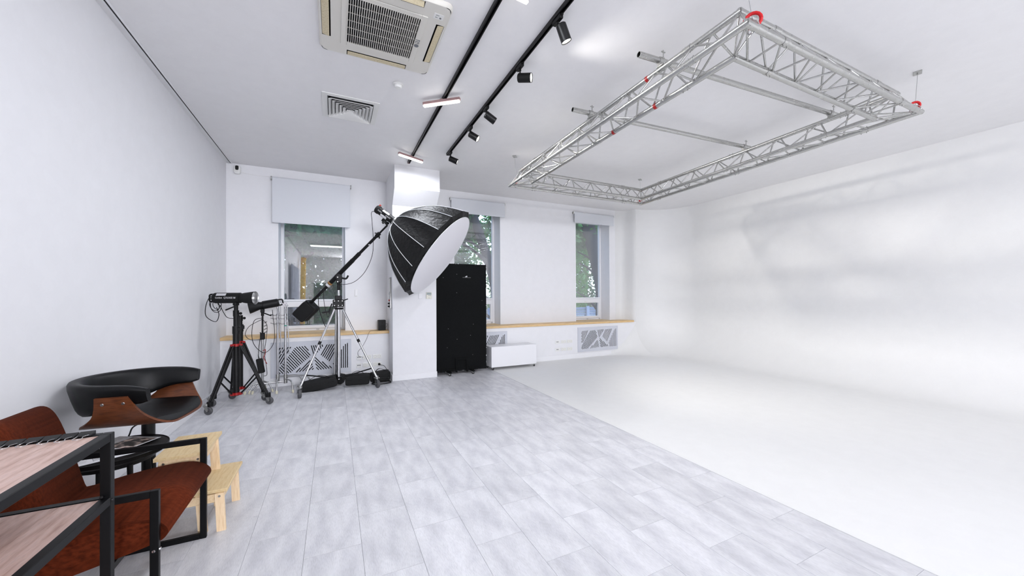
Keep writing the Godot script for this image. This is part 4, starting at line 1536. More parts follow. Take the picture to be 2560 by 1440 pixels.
	for k in 4:
		tube(c + Vector3(0.02, 1.04 - 0.05 * k, 0), c + Vector3(0.055, 1.06 - 0.05 * k, 0.02), 0.007, -1, 6)
	part("wing_bolt", M.zinc, t)
	mount = c + Vector3(0, 1.20, 0)
	d = Vector3(-0.90, -0.17, 0.10).normalized()
	s = thing("studio_flash", "black studio flash with a handle, turned away on the slim stand", "studio flash", mount)
	strobe(s, mount + Vector3(-0.17, 0.08, 0.02), d, 0.39, 0.062, 0.095, false)
	begin()
	tube(mount + Vector3(0, -0.05, 0), mount + Vector3(0, 0.03, 0), 0.02, -1, 12)
	box(mount + Vector3(0, 0.03, 0), Vector3(0.05, 0.06, 0.05), Basis(), 0.006)
	tube(mount, mount + Vector3(0.12, -0.05, 0.05), 0.009, -1, 8)
	part("bracket", M.black_plastic, s)
	begin()
	var e := mount + Vector3(0.13, 0.04, 0.03)
	sweep(smoothed([e, e + Vector3(0.01, -0.10, 0.02), e + Vector3(0.03, -0.3, 0.02), e + Vector3(0.02, -0.5, 0.02), e + Vector3(-0.05, -0.62, 0.02), c + Vector3(0.0, 0.60, 0.03), c + Vector3(-0.10, 0.72, 0.03), c + Vector3(-0.13, 0.88, 0.03), c + Vector3(-0.10, 1.08, 0.03), c + Vector3(0.0, 1.12, 0.03)]), 0.004, 6)
	sweep(smoothed([c + Vector3(0, 1.1, 0.02), c + Vector3(-0.16, 1.0, 0.03), c + Vector3(-0.21, 0.88, 0.03), c + Vector3(-0.15, 0.80, 0.03), c + Vector3(-0.02, 0.79, 0.03)]), 0.004, 6)
	sweep(smoothed([c + Vector3(0, 1.1, 0.02), c + Vector3(0.06, 1.0, 0.02), c + Vector3(0.05, 0.8, 0.03), c + Vector3(0.03, 0.6, 0.03), c + Vector3(0.05, 0.40, 0.03), c + Vector3(0.06, 0.26, 0.03), c + Vector3(0.02, 0.24, 0.03)]), 0.004, 6)
	sweep(smoothed([c + Vector3(-0.02, 0.85, 0.02), c + Vector3(-0.04, 0.7, 0.03), c + Vector3(-0.05, 0.53, 0.03)]), 0.004, 6)
	part("cable", M.rubber, s)
	var pk := c + Vector3(-0.02, 0.40, 0.04)
	s = thing("power_brick", "black power supply hanging from a cable on the slim stand", "power supply", pk)
	begin()
	box(pk, Vector3(0.085, 0.22, 0.045), Basis(Vector3.BACK, 0.16), 0.01)
	part("case", M.black_plastic, s)
	begin()
	tube(pk + Vector3(-0.02, 0.11, 0), pk + Vector3(-0.03, 0.17, 0), 0.007, 0.004, 8)
	part("strain_relief", M.rubber, s)
	org = c + Vector3(0.03, 0.55, 0.03)
	begin()
	sweep(smoothed([c + Vector3(0.01, 0.62, 0.03), c + Vector3(0.04, 0.64, 0.03), c + Vector3(0.035, 0.56, 0.03), c + Vector3(0.02, 0.52, 0.03), c + Vector3(0.06, 0.42, 0.03)]), 0.005, 6)
	whole("red_strap", M.red_paint, "thin red strap looped on the slim stand", "strap", org)
	# two chrome century stands side by side
	for q in [[Vector3(-0.795, 0, -6.74), 0.35, "chrome century stand next to the slim stand"], [Vector3(-0.685, 0, -6.68), 0.0, "chrome century stand with a green tape ring, beside the boom stand's leg"]]:
		c = q[0]
		t = thing("century_stand", q[2], "light stand", c, "chrome century stands")
		begin()
		tube(c + Vector3(0, 0.10, 0), c + Vector3(0, 1.03, 0), 0.0175, -1, 14)
		part("lower_tube", M.chrome, t)
		begin()
		tube(c + Vector3(0, 1.03, 0), c + Vector3(0, 1.16, 0), 0.0145, -1, 12)
		tube(c + Vector3(0, 1.16, 0), c + Vector3(0, 1.28, 0), 0.011, -1, 12)
		part("upper_tube", M.chrome, t)
		for y in [1.02, 1.10, 1.155]:
			begin()
			tube(c + Vector3(0, y - 0.02, 0), c + Vector3(0, y + 0.02, 0), 0.022, -1, 12)
			tube(c + Vector3(-0.02, y, 0), c + Vector3(-0.06, y - 0.005, 0.0), 0.006, -1, 8)
			box(c + Vector3(-0.075, y + 0.006, 0), Vector3(0.045, 0.012, 0.006), Basis(Vector3.BACK, -0.3), 0.002)
			part("lock_collar", M.chrome, t)
		# grip head with its knuckles
		begin()
		var g: Vector3 = c + Vector3(0, 1.315, 0)
		lathe(g - Vector3(0, 0, 0.025), Vector3.BACK, [Vector2(0, 0), Vector2(0.036, 0), Vector2(0.038, 0.02), Vector2(0.036, 0.05), Vector2(0, 0.05)], 16)
		tube(g + Vector3(0, -0.06, 0), g + Vector3(0, -0.03, 0), 0.018, -1, 12)
		box(g + Vector3(-0.05, 0.03, 0.0), Vector3(0.07, 0.014, 0.01), Basis(Vector3.BACK, -0.8), 0.003)
		tube(g + Vector3(0, 0, 0.02), g + Vector3(0.015, 0.0, 0.06), 0.008, -1, 8)
		part("grip_head", M.chrome, t)
		# grip arm folded down along the tube
		begin()
		tube(g + Vector3(0.02, 0.02, 0.03), c + Vector3(0.055, 0.55, 0.03), 0.0078, -1, 10)
		part("grip_arm", M.chrome, t)
		for k in 3:
			var a: float = [2.9, 1.15, 0.1][k] + q[1]
			var dd := Vector3(cos(a), 0, sin(a))
			var y: float = 0.13 + 0.035 * k
			if k == 0 and q[1] > 0: dd = Vector3(-0.94, 0, 0.33)
			begin()
			var reach: float = [0.42, 0.30, 0.36][k]
			if k == 2: dd = Vector3(0.95, 0, 0.10).normalized()
			sweep(smoothed([c + dd * 0.015 + Vector3(0, y, 0), c + dd * reach * 0.75 + Vector3(0, y, 0), c + dd * reach * 0.93 + Vector3(0, y * 0.6, 0), c + dd * reach + Vector3(0, 0.03, 0)], 5), 0.0115, 8)
			var lg := part("leg", M.steel, t)
			begin()
			tube(c + dd * (reach - 0.004) + Vector3(0, 0.045, 0), c + dd * (reach + 0.006), 0.0155, -1, 10)
			part("rubber_foot", M.rubber_foot, lg)
		begin()
		tube(c + Vector3(0, 0.10, 0), c + Vector3(0, 0.235, 0), 0.025, -1, 14)
		part("hub", M.zinc, t)
		if q[1] == 0.0:
			begin()
			tube(c + Vector3(0, 0.985, 0), c + Vector3(0, 0.998, 0), 0.0182, -1, 14)
			var gm := mat("green_tape", Color(0.05, 0.55, 0.45), 0.6)
			part("tape", gm, t)

# ------------------------------------------------------------------ boom and softbox
func sandbag(at: Vector3, l: float, h: float, turn: float, tilt: float, label: String, strap := true) -> void:
	var b := Basis(Vector3.UP, turn) * Basis(Vector3.BACK, tilt)
	var s := thing("sandbag", label, "sandbag", at, "black sandbags")
	for k in [-1, 1]:
		begin()
		pillow(at + b * Vector3(0, h * 0.5, k * 0.045), Vector3(l, h, 0.095), b * Basis(Vector3.RIGHT, 0.22 * k), 0.3, 0.16, 12)
		var pc := part("pouch", M.bag_cloth, s)
		begin()
		box(at + b * Vector3(0, h * 0.52, k * 0.094), Vector3(l * 0.96, 0.012, 0.004), b, 0.001)
		part("seam_tape", M.nylon_black, pc)
	begin()
	box(at + b * Vector3(0, h * 0.97, 0), Vector3(l * 0.98, 0.012, 0.06), b, 0.004)
	part("saddle", M.bag_cloth, s)
	if strap:
		begin()
		var pts := []
		for i in 9:
			var f := i / 8.0
			pts.append(at + b * Vector3((f - 0.5) * l * 0.55, h + 0.045 * sin(PI * f), 0.0))
		sweep(pts, 1.0, 4, [Vector2(-0.013, -0.002), Vector2(0.013, -0.002), Vector2(0.013, 0.002), Vector2(-0.013, 0.002)])
		part("handle", M.nylon_black, s)

func boom_and_softbox() -> void:
	var c := Vector3(0.056, 0, -6.40)
	var feet := [Vector3(-0.448, 0, -6.025), Vector3(0.611, 0, -6.156), Vector3(0.02, 0, -6.82)]
	var s := thing("boom_stand", "tall chrome boom stand on three wheels with a black boom arm", "boom stand", c)
	begin()
	tube(c + Vector3(0, 0.14, 0), c + Vector3(0, 1.28, 0), 0.030, -1, 16)
	part("column", M.chrome, s)
	begin()
	tube(c + Vector3(0.006, 1.4, 0), c + Vector3(0.006, 1.56, 0), 0.017, -1, 14)
	part("inner_tube", M.chrome, s)
	begin()
	tube(c + Vector3(-0.062, 0.16, -0.03), c + Vector3(-0.03, 1.26, -0.01), 0.013, -1, 10)
	part("brace_rod", M.steel, s)
	begin()
	box(c + Vector3(0, 1.335, 0), Vector3(0.16, 0.115, 0.11), Basis(), 0.01)
	box(c + Vector3(0.0, 1.42, 0), Vector3(0.10, 0.07, 0.08), Basis(), 0.01)
	tube(c + Vector3(0.08, 1.38, 0.02), c + Vector3(0.135, 1.40, 0.05), 0.008, -1, 8)
	var wn := part("winch", M.black_plastic, s)
	begin()
	for x in [-0.055, 0.0, 0.055]:
		for y in [1.30, 1.37]:
			tube(c + Vector3(x, y, 0.054), c + Vector3(x, y, 0.060), 0.007, -1, 8)
	part("bolt", M.steel, wn)
	begin()
	tube(c + Vector3(-0.09, 1.33, 0.02), c + Vector3(-0.135, 1.20, 0.02), 0.010, -1, 8)
	tube(c + Vector3(-0.13, 1.205, 0.02), c + Vector3(-0.23, 1.195, 0.06), 0.011, -1, 8)
	part("crank", M.black_metal, wn)
	begin()
	lathe(c + Vector3(0, 1.235, 0), Vector3.UP, [Vector2(0.03, 0), Vector2(0.04, 0.002), Vector2(0.04, 0.03), Vector2(0.03, 0.032)], 16)
	for f in feet:
		var d: Vector3 = ((f - c) * Vector3(1, 0, 1)).normalized()
		box(c + d * 0.05 + Vector3(0, 1.25, 0), Vector3(0.05, 0.03, 0.035), Basis(Vector3.UP, atan2(-d.z, d.x)), 0.004)
	part("collar", M.black_metal, s)
	begin()
	lathe(c + Vector3(0, 0.15, 0), Vector3.UP, [Vector2(0.03, 0), Vector2(0.042, 0.002), Vector2(0.042, 0.03), Vector2(0.03, 0.032)], 16)
	part("collar", M.black_metal, s)
	for f in feet:
		var d: Vector3 = ((f - c) * Vector3(1, 0, 1)).normalized()
		var top := c + d * 0.065 + Vector3(0, 1.245, 0)
		var bot: Vector3 = f + Vector3(0, 0.155, 0) - d * 0.01
		begin()
		tube(top, bot, 0.0155, -1, 12)
		var lg := part("leg", M.chrome, s)
		begin()
		var m := top.lerp(bot, 0.46)
		tube(m - (bot - top).normalized() * 0.025, m + (bot - top).normalized() * 0.025, 0.021, -1, 12)
		part("joint", M.black_plastic, lg)
		begin()
		tube(c + d * 0.04 + Vector3(0, 0.165, 0), top.lerp(bot, 0.86), 0.010, -1, 10)
		part("spreader", M.black_metal, lg)
		begin()
		tube(bot + Vector3(0, 0.02, 0), bot + Vector3(0, -0.02, 0), 0.02, -1, 12)
		part("socket", M.zinc, lg)
		caster(f, Vector3(0.15, 0, 1.0) if f.x < 0 else Vector3(0.3, 0, 1.0), 0.062, lg, M.wheel_grey)
	# boom head and arm
	var tip := Vector3(0.745, 2.545, -5.985)
	var low := Vector3(-0.40, 1.275, -6.71)
	var bd := (tip - low).normalized()
	var L := low.distance_to(tip)
	var mid := low + bd * (0.46 / 1.15 * L * 1.0)
	begin()
	tube(c + Vector3(0.006, 1.54, 0), c + Vector3(0.006, 1.66, 0), 0.024, -1, 14)
	box(c + Vector3(0.01, 1.70, 0), Vector3(0.085, 0.09, 0.07), Basis(), 0.01)
	lathe(c + Vector3(0.01, 1.745, 0.05), Vector3.BACK, [Vector2(0, -0.10), Vector2(0.045, -0.10), Vector2(0.045, 0.0), Vector2(0, 0.0)], 18)
	tube(c + Vector3(0.01, 1.745, 0.05), c + Vector3(0.01, 1.745, 0.08), 0.012, -1, 8)
	sweep(smoothed([c + Vector3(0.05, 1.73, 0.05), c + Vector3(0.11, 1.72, 0.06), c + Vector3(0.14, 1.77, 0.06)]), 0.014, 8)
	var pv := part("pivot", M.black_plastic, s)
	begin()
	for y in [1.67, 1.74]:
		tube(c + Vector3(-0.01, y, 0.05), c + Vector3(-0.01, y, 0.062), 0.008, -1, 8)
	part("bolt", M.steel, pv)
	begin()
	tube(low, low + bd * L * 0.62, 0.0235, -1, 14)
	tube(low + bd * L * 0.28, low + bd * L * 0.58, 0.034, -1, 16)
	tube(low + bd * L * 0.56, low + bd * L * 0.66, 0.030, -1, 16)
	tube(low + bd * L * 0.6, low + bd * L * 0.90, 0.022, -1, 14)
	tube(low + bd * L * 0.88, tip, 0.014, -1, 12)
	var arm := part("boom_arm", M.black_metal, s)
	begin()
	tube(low + bd * L * 0.865, low + bd * L * 0.905, 0.030, -1, 14)
	box(low + bd * L * 0.885 + Vector3(0.02, -0.04, 0.0), Vector3(0.02, 0.04, 0.02), Basis(), 0.004)
	box(low + bd * L * 0.885 + Vector3(-0.03, 0.02, 0.02), Vector3(0.04, 0.015, 0.02), Basis(), 0.004)
	part("clamp", M.black_plastic, arm)
	begin()
	tube(low + bd * L * 0.265, low + bd * L * 0.285, 0.036, -1, 16)
	part("ring", M.print_white, arm)
	begin()
	tube(low + bd * L * 0.29, low + bd * L * 0.305, 0.0365, -1, 16)
	part("tape", M.tan_tape, arm)
	begin()
	box(low + bd * L * 0.77 + Vector3(0.01, -0.005, 0.022), Vector3(0.03, 0.014, 0.004), Basis(Vector3.BACK, 0.7))
	part("label", M.print_white, arm)
	begin()
	sweep(smoothed([low + bd * L * 0.24, Vector3(-0.22, 1.42, -6.47), Vector3(-0.203, 1.199, -6.47), Vector3(-0.119, 0.967, -6.43), Vector3(-0.063, 1.10, -6.40), Vector3(-0.02, 1.30, -6.36)]), 0.005, 6)
	sweep(smoothed([Vector3(-0.16, 1.55, -6.52), Vector3(-0.14, 1.30, -6.47), Vector3(-0.09, 1.12, -6.43), Vector3(-0.05, 1.24, -6.39)]), 0.004, 6)
	sweep(smoothed([c + Vector3(-0.02, 1.25, 0.03), c + Vector3(-0.012, 0.8, 0.033), c + Vector3(-0.02, 0.2, 0.033)]), 0.004, 6)
	part("cord", M.rubber, s)
	# hanging counterweight bag
	var hb := low + Vector3(0, 0.01, 0)
	var bag := thing("counterweight_bag", "black weight bag strapped on the low end of the boom arm", "sandbag", hb)
	var bb := Basis(bd, bd.cross(Vector3(0.43, 0, -0.9)).normalized() * -1.0, Vector3.ZERO)
	var bx := bd
	var bz := Vector3(-0.43, 0, 0.9)
	bz = (bz - bx * bz.dot(bx)).normalized()
	var by := bz.cross(bx)
	bb = Basis(bx, by, bz)
	for k in [-1, 1]:
		begin()
		pillow(hb - bd * 0.06 + bz * 0.055 * k - by * 0.05, Vector3(0.30, 0.21, 0.085), bb * Basis(Vector3.RIGHT, 0.2 * k), 0.25, 0.16, 12)
		part("pouch", M.bag_cloth, bag)
	begin()
	box(hb - bd * 0.06 + by * 0.045, Vector3(0.29, 0.02, 0.12), bb, 0.006)
	box(hb + bd * 0.095 - by * 0.05, Vector3(0.02, 0.2, 0.16), bb, 0.008)
	part("strap", M.nylon_black, bag)
	# sandbags on the legs
	sandbag(Vector3(-0.20, 0.015, -6.40), 0.50, 0.165, -0.05, 0.16, "black sandbag hanging on the boom stand's leg by the century stands")
	sandbag(Vector3(0.335, 0.03, -6.42), 0.36, 0.165, -0.12, 0.0, "black sandbag lying in the middle below the boom stand")
	sandbag(Vector3(0.70, 0.0, -6.62), 0.30, 0.17, 0.25, 0.06, "black sandbag slumped at the foot of the pillar", true)
	sandbag(Vector3(0.05, 0.02, -6.66), 0.15, 0.15, 1.2, 0.0, "short black sandbag behind the boom stand's column", false)
	# coil of cable by the pillar
	org = Vector3(0.70, 0, -6.42)
	begin()
	for k in 4:
		var pts := []
		for i in 25:
			var a := TAU * i / 24
			pts.append(org + Vector3(cos(a) * (0.15 - 0.012 * k), 0.012 + 0.012 * k + 0.02 * (1.0 - sin(a)) * 0.5 * k, -sin(a) * (0.09 + 0.008 * (k % 2))))
		sweep(pts, 0.0075, 7)
	whole("cable_coil", M.rubber, "coil of thick black cable on the tiles beside the pillar", "cable", org)
	# softbox
	var C := Vector3(1.482, 2.056, -5.555)
	var n := Vector3(0.7063, -0.5913, 0.3893).normalized()
	var ax := Vector3.UP.cross(n).normalized()
	var ay := n.cross(ax)
	var ap := C - n * 0.88
	var sb := thing("softbox", "large round black softbox with white front cloth on the boom arm", "softbox", ap)
	var ribs := 16
	var prof := [[0.0, 0.075], [0.025, 0.155], [0.08, 0.265], [0.175, 0.39], [0.31, 0.515], [0.47, 0.625], [0.65, 0.715], [0.83, 0.785]]
	var ringpt := func(i: int, a: float, sag := 0.0) -> Vector3:
		return ap + n * prof[i][0] + (ax * cos(a) + ay * sin(a)) * prof[i][1] * (1.0 - sag)
	for k in ribs:
		var a0 := TAU * k / ribs
		var a1 := TAU * (k + 1) / ribs
		begin()
		st.set_smooth_group(1)
		var sub := 4
		for i in prof.size() - 1:
			for j in sub:
				var f0 := float(j) / sub
				var f1 := float(j + 1) / sub
				var sg := func(f: float, ii: int) -> float: return 0.0 if ii == 0 else 0.035 * sin(PI * f) + (1.0 - cos(PI / ribs * (1.0 - absf(2.0 * f - 1.0)))) * 1.0
				var p00: Vector3 = ringpt.call(i, lerpf(a0, a1, f0), sg.call(f0, i))
				var p01: Vector3 = ringpt.call(i, lerpf(a0, a1, f1), sg.call(f1, i))
				var p10: Vector3 = ringpt.call(i + 1, lerpf(a0, a1, f0), sg.call(f0, i + 1))
				var p11: Vector3 = ringpt.call(i + 1, lerpf(a0, a1, f1), sg.call(f1, i + 1))
				quad(p00, p01, p11, p10)
		st.set_smooth_group(-1)
		# lip folded in towards the front cloth
		for j in sub:
			var f0 := float(j) / sub
			var f1 := float(j + 1) / sub
			var o0: Vector3 = ringpt.call(7, lerpf(a0, a1, f0), 0.035 * sin(PI * f0))
			var o1: Vector3 = ringpt.call(7, lerpf(a0, a1, f1), 0.035 * sin(PI * f1))
			var dip0 := 0.055 * sin(PI * f0)
			var dip1 := 0.055 * sin(PI * f1)
			var b0 := lerpf(a0, a1, f0)
			var b1 := lerpf(a0, a1, f1)
			var i0 := C + (ax * cos(b0) + ay * sin(b0)) * 0.70 - n * dip0 * 0.3
			var i1 := C + (ax * cos(b1) + ay * sin(b1)) * 0.70 - n * dip1 * 0.3
			quad(o0, o1, i1, i0)
		var pn := part("panel", M.nylon_black, sb)
		begin()
		var rib := []
		for i in prof.size():
			rib.append(ap + n * prof[i][0] + (ax * cos(a0) + ay * sin(a0)) * (prof[i][1] + 0.003))
		sweep(smoothed(rib, 3), 0.0042, 6)
		part("rib_piping", M.piping, pn)
	begin()
	st.set_smooth_group(1)
	for i in 6:
		for k in 48:
			var r0 := 0.70 * i / 6.0
			var r1 := 0.70 * (i + 1) / 6.0
			var t0 := TAU * k / 48
			var t1 := TAU * (k + 1) / 48
			var bulge := func(r: float) -> Vector3: return n * (0.012 * (1.0 - r * r / 0.49))
			var p := [C + (ax * cos(t0) + ay * sin(t0)) * r0 + bulge.call(r0), C + (ax * cos(t1) + ay * sin(t1)) * r0 + bulge.call(r0), C + (ax * cos(t1) + ay * sin(t1)) * r1 + bulge.call(r1), C + (ax * cos(t0) + ay * sin(t0)) * r1 + bulge.call(r1)]
			if i > 0: tri(p[0], p[2], p[1])
			tri(p[0], p[3], p[2])
	part("front_cloth", M.diffuser_cloth, sb)
	begin()
	var edge := []
	for k in 65: edge.append(C + (ax * cos(TAU * k / 64) + ay * sin(TAU * k / 64)) * 0.703)
	sweep(edge, 0.004, 6)
	part("edge_piping", M.piping, sb)
	begin()
	lathe(ap - n * 0.03, n, [Vector2(0.055, 0), Vector2(0.082, 0.0), Vector2(0.085, 0.035), Vector2(0.055, 0.035)], 24)
	part("speed_ring", M.zinc, sb)
	# flash head on the boom
	var hd := thing("studio_flash", "black studio flash with an orange tab behind the large softbox", "studio flash", ap - n * 0.05)
	begin()
	lathe(ap - n * 0.37, n, [Vector2(0, 0), Vector2(0.048, 0.0), Vector2(0.058, 0.012), Vector2(0.058, 0.31), Vector2(0.066, 0.315), Vector2(0.066, 0.345), Vector2(0, 0.345)], 22)
	part("body", M.black_plastic, hd)
	begin()
	lathe(ap - n * 0.375, n, [Vector2(0.0, 0.0), Vector2(0.062, 0.0), Vector2(0.066, 0.012), Vector2(0.066, 0.045), Vector2(0.058, 0.05)], 22)
	part("rear_cap", M.rubber, hd)
	var hu := (Vector3.UP - n * n.y).normalized()
	var hn := hu.cross(n)
	if hn.z < 0: hn = -hn
	begin()
	box(ap - n * 0.36 + hu * 0.07, Vector3(0.012, 0.03, 0.05), Basis(n, hu, n.cross(hu)), 0.003)
	part("tab", M.orange_plastic, hd)
	begin()
	box(ap - n * 0.20 + hu * 0.04 + hn * 0.043, Vector3(0.12, 0.035, 0.004), Basis(n, (hu - hn * 0.9).normalized(), n.cross((hu - hn * 0.9).normalized())))
	box(ap - n * 0.20 - hu * 0.035 + hn * 0.048, Vector3(0.11, 0.034, 0.004), Basis(n, (hu + hn * 0.6).normalized(), n.cross((hu + hn * 0.6).normalized())))
	part("sticker", M.print_white, hd)
	var nb := Basis(n, hu, n.cross(hu))
	var txt := lettering("Godox", 0.028, M.print_white, hd, "letters", Transform3D(nb, (ap - n * 0.29 + hn * 0.0585) - (ap - n * 0.05)))
	lettering("QT600II", 0.026, M.print_white, hd, "letters", Transform3D(nb, (ap - n * 0.13 + hn * 0.0585) - (ap - n * 0.05)))
	begin()
	var br := ap - n * 0.17 - hu * 0.06
	box(br - hu * 0.025, Vector3(0.07, 0.05, 0.045), nb, 0.006)
	tube(br - hu * 0.03, tip, 0.015, -1, 10)
	box(tip.lerp(br, 0.4) + Vector3(-0.045, 0.0, 0.02), Vector3(0.05, 0.035, 0.012), Basis(Vector3.BACK, 0.5), 0.004)
	lathe(tip.lerp(br, 0.5) + Vector3(0.01, -0.01, 0.02), Vector3(0.5, -0.4, 1), [Vector2(0, 0), Vector2(0.018, 0.0), Vector2(0.018, 0.03), Vector2(0, 0.03)], 10)
	part("bracket", M.black_plastic, hd)
	begin()
	var re := ap - n * 0.36 - hu * 0.05
	sweep(smoothed([re, re + Vector3(-0.06, -0.01, 0), Vector3(0.53, 2.60, -6.10), Vector3(0.548, 2.32, -6.115), Vector3(0.53, 2.07, -6.125), Vector3(0.428, 1.82, -6.176), Vector3(0.276, 1.665, -6.25), Vector3(0.107, 1.622, -6.332), Vector3(0.06, 1.63, -6.36)]), 0.0042, 6)
	part("cable", M.rubber, hd)

# ------------------------------------------------------------------ furniture
func furniture() -> void:
	shelf()
	armchair()
	side_table()
	swivel_chair()
	step_stool()

func shelf() -> void:
	var x1 := -0.774
	var x0 := -1.50
	var z0 := -1.921
	var z1 := -0.80
	var c := Vector3((x0 + x1) / 2, 0, (z0 + z1) / 2)
	var s := thing("shelf_unit", "black metal framed shelf with pale printed oak boards beside the armchair", "shelf", c)
	for p in [[x0, z0], [x1, z0], [x0, z1], [x1, z1]]:
		begin()
		box(Vector3(p[0], 0.46, p[1]), Vector3(0.03, 0.92, 0.03), Basis(), 0.002)
		part("post", M.frame_metal, s)
	for y in [0.905, 0.667, 0.12]:
		for e in [[Vector3((x0 + x1) / 2, y, z0), Vector3(x1 - x0 - 0.03, 0.03, 0.03)], [Vector3((x0 + x1) / 2, y, z1), Vector3(x1 - x0 - 0.03, 0.03, 0.03)], [Vector3(x0, y, c.z), Vector3(0.03, 0.03, z1 - z0 - 0.03)], [Vector3(x1, y, c.z), Vector3(0.03, 0.03, z1 - z0 - 0.03)]]:
			begin()
			box(e[0], e[1], Basis(), 0.002)
			part("rail", M.frame_metal, s)
		begin()
		box(Vector3(c.x, y + 0.004, c.z), Vector3(x1 - x0 - 0.031, 0.016, z1 - z0 - 0.031), Basis(), 0.001)
		part("board", M.oak_board, s)
	begin()
	for p in [[x1 + 0.0155, 0.668, z0 + 0.004], [x1 + 0.0155, 0.655, z0 + 0.5], [x1 + 0.0155, 0.655, z0 + 0.44]]:
		lathe(Vector3(p[0], p[1], p[2]), Vector3.RIGHT, [Vector2(0.006, 0), Vector2(0.005, 0.003), Vector2(0, 0.0035)], 10)
	lathe(Vector3(x1 - 0.006, 0.690, z0 + 0.022), Vector3(0, 0.4, 1), [Vector2(0.006, 0), Vector2(0.005, 0.004), Vector2(0, 0.0045)], 10)
	part("screw", M.black_metal, s)
	# binder clips along the rail at the back of the top board
	var proto: Node3D
	var words := ["black binder clip at the end of its row by the shelf corner", "black binder clip, second in the row from the shelf corner", "black binder clip, third in the row from the shelf corner", "black binder clip, fourth in the row from the shelf corner", "black binder clip, fifth in the row from the shelf corner", "black binder clip, sixth in the row from the shelf corner"]
	for i in 6:
		var at := Vector3(-0.832 - 0.0445 * i, 0.92, z0 + 0.006)
		if i == 0:
			proto = thing("binder_clip", words[0], "binder clip", at, "binder clips on the shelf edge")
			begin()
			extrude([Vector2(-0.022, 0.0), Vector2(0.010, 0.0), Vector2(0.012, 0.0035), Vector2(-0.022, 0.012)], Transform3D(Basis(Vector3(0, 0, 1), Vector3.UP, Vector3(-1, 0, 0)), at + Vector3(0.0205, 0, 0)), 0.041)
			part("body", M.black_metal, proto)
			begin()
			var y := 0.005
			sweep(smoothed([at + Vector3(-0.014, y, 0.008), at + Vector3(-0.009, y + 0.002, 0.03), at + Vector3(-0.012, y, 0.048), at + Vector3(0.0, y, 0.056), at + Vector3(0.012, y, 0.048), at + Vector3(0.009, y + 0.002, 0.03), at + Vector3(0.014, y, 0.008)]), 0.0014, 6)
			part("wire_handle", M.chrome, proto)
		else:
			var d: Node3D = proto.duplicate()
			d.name = numbered("binder_clip")
			add_child(d)
			d.position = at
			d.rotation.y = 0.06 * ((i * 7) % 3 - 1)
			d.set_meta("label", words[i])

func armchair() -> void:
	var xf := -0.705
	var xb := -1.42
	var za := -2.125
	var zc := -2.785
	var c := Vector3((xf + xb) / 2, 0, (za + zc) / 2)
	var s := thing("armchair", "rust velvet armchair in a black square tube frame", "armchair", c)
	for z in [za, zc]:
		begin()
		box(Vector3(xf, 0.297, z), Vector3(0.03, 0.594, 0.022), Basis(), 0.002)
		box(Vector3(xb, 0.297, z), Vector3(0.03, 0.594, 0.022), Basis(), 0.002)
		box(Vector3(c.x, 0.579, z), Vector3(xf - xb - 0.03, 0.03, 0.022), Basis(), 0.002)
		box(Vector3(c.x, 0.015, z), Vector3(xf - xb - 0.03, 0.03, 0.022), Basis(), 0.002)
		part("side_frame", M.frame_metal, s)
	for q in [Vector3(-0.86, 0.29, c.z), Vector3(-1.25, 0.24, c.z)]:
		begin()
		box(q, Vector3(0.03, 0.03, zc - za - 0.022).abs(), Basis(), 0.002)
		part("crossbar", M.frame_metal, s)
	begin()
	lathe(Vector3(xf + 0.0155, 0.335, za), Vector3.RIGHT, [Vector2(0.007, 0), Vector2(0.006, 0.004), Vector2(0, 0.005)], 10)
	lathe(Vector3(xf + 0.0, 0.335, za + 0.0115), Vector3.BACK, [Vector2(0.007, 0), Vector2(0.006, 0.004), Vector2(0, 0.005)], 10)
	part("screw", M.chrome, s)
	# seat and back: outlines seen from the side, rounded at the ends
	var seat := smooth2([Vector2(-1.26, 0.405), Vector2(-1.16, 0.425), Vector2(-1.0, 0.455), Vector2(-0.85, 0.472), Vector2(-0.75, 0.468), Vector2(-0.69, 0.44), Vector2(-0.665, 0.40), Vector2(-0.685, 0.365), Vector2(-0.75, 0.345), Vector2(-0.95, 0.30), Vector2(-1.15, 0.26), Vector2(-1.27, 0.27)], 4)
	begin()
	puff(seat, Transform3D(Basis(), Vector3(0, 0, zc + 0.013)), za - zc - 0.026, 0.028, 6)
	part("seat", M.velvet, s)
	var back := smooth2([Vector2(-1.185, 0.40), Vector2(-1.20, 0.44), Vector2(-1.24, 0.60), Vector2(-1.29, 0.78), Vector2(-1.33, 0.86), Vector2(-1.375, 0.875), Vector2(-1.41, 0.84), Vector2(-1.40, 0.70), Vector2(-1.36, 0.50), Vector2(-1.32, 0.38), Vector2(-1.25, 0.35)], 4)
	begin()
	puff(back, Transform3D(Basis(), Vector3(0, 0, zc + 0.02)), za - zc - 0.04, 0.04, 6)
	part("backrest", M.velvet, s)

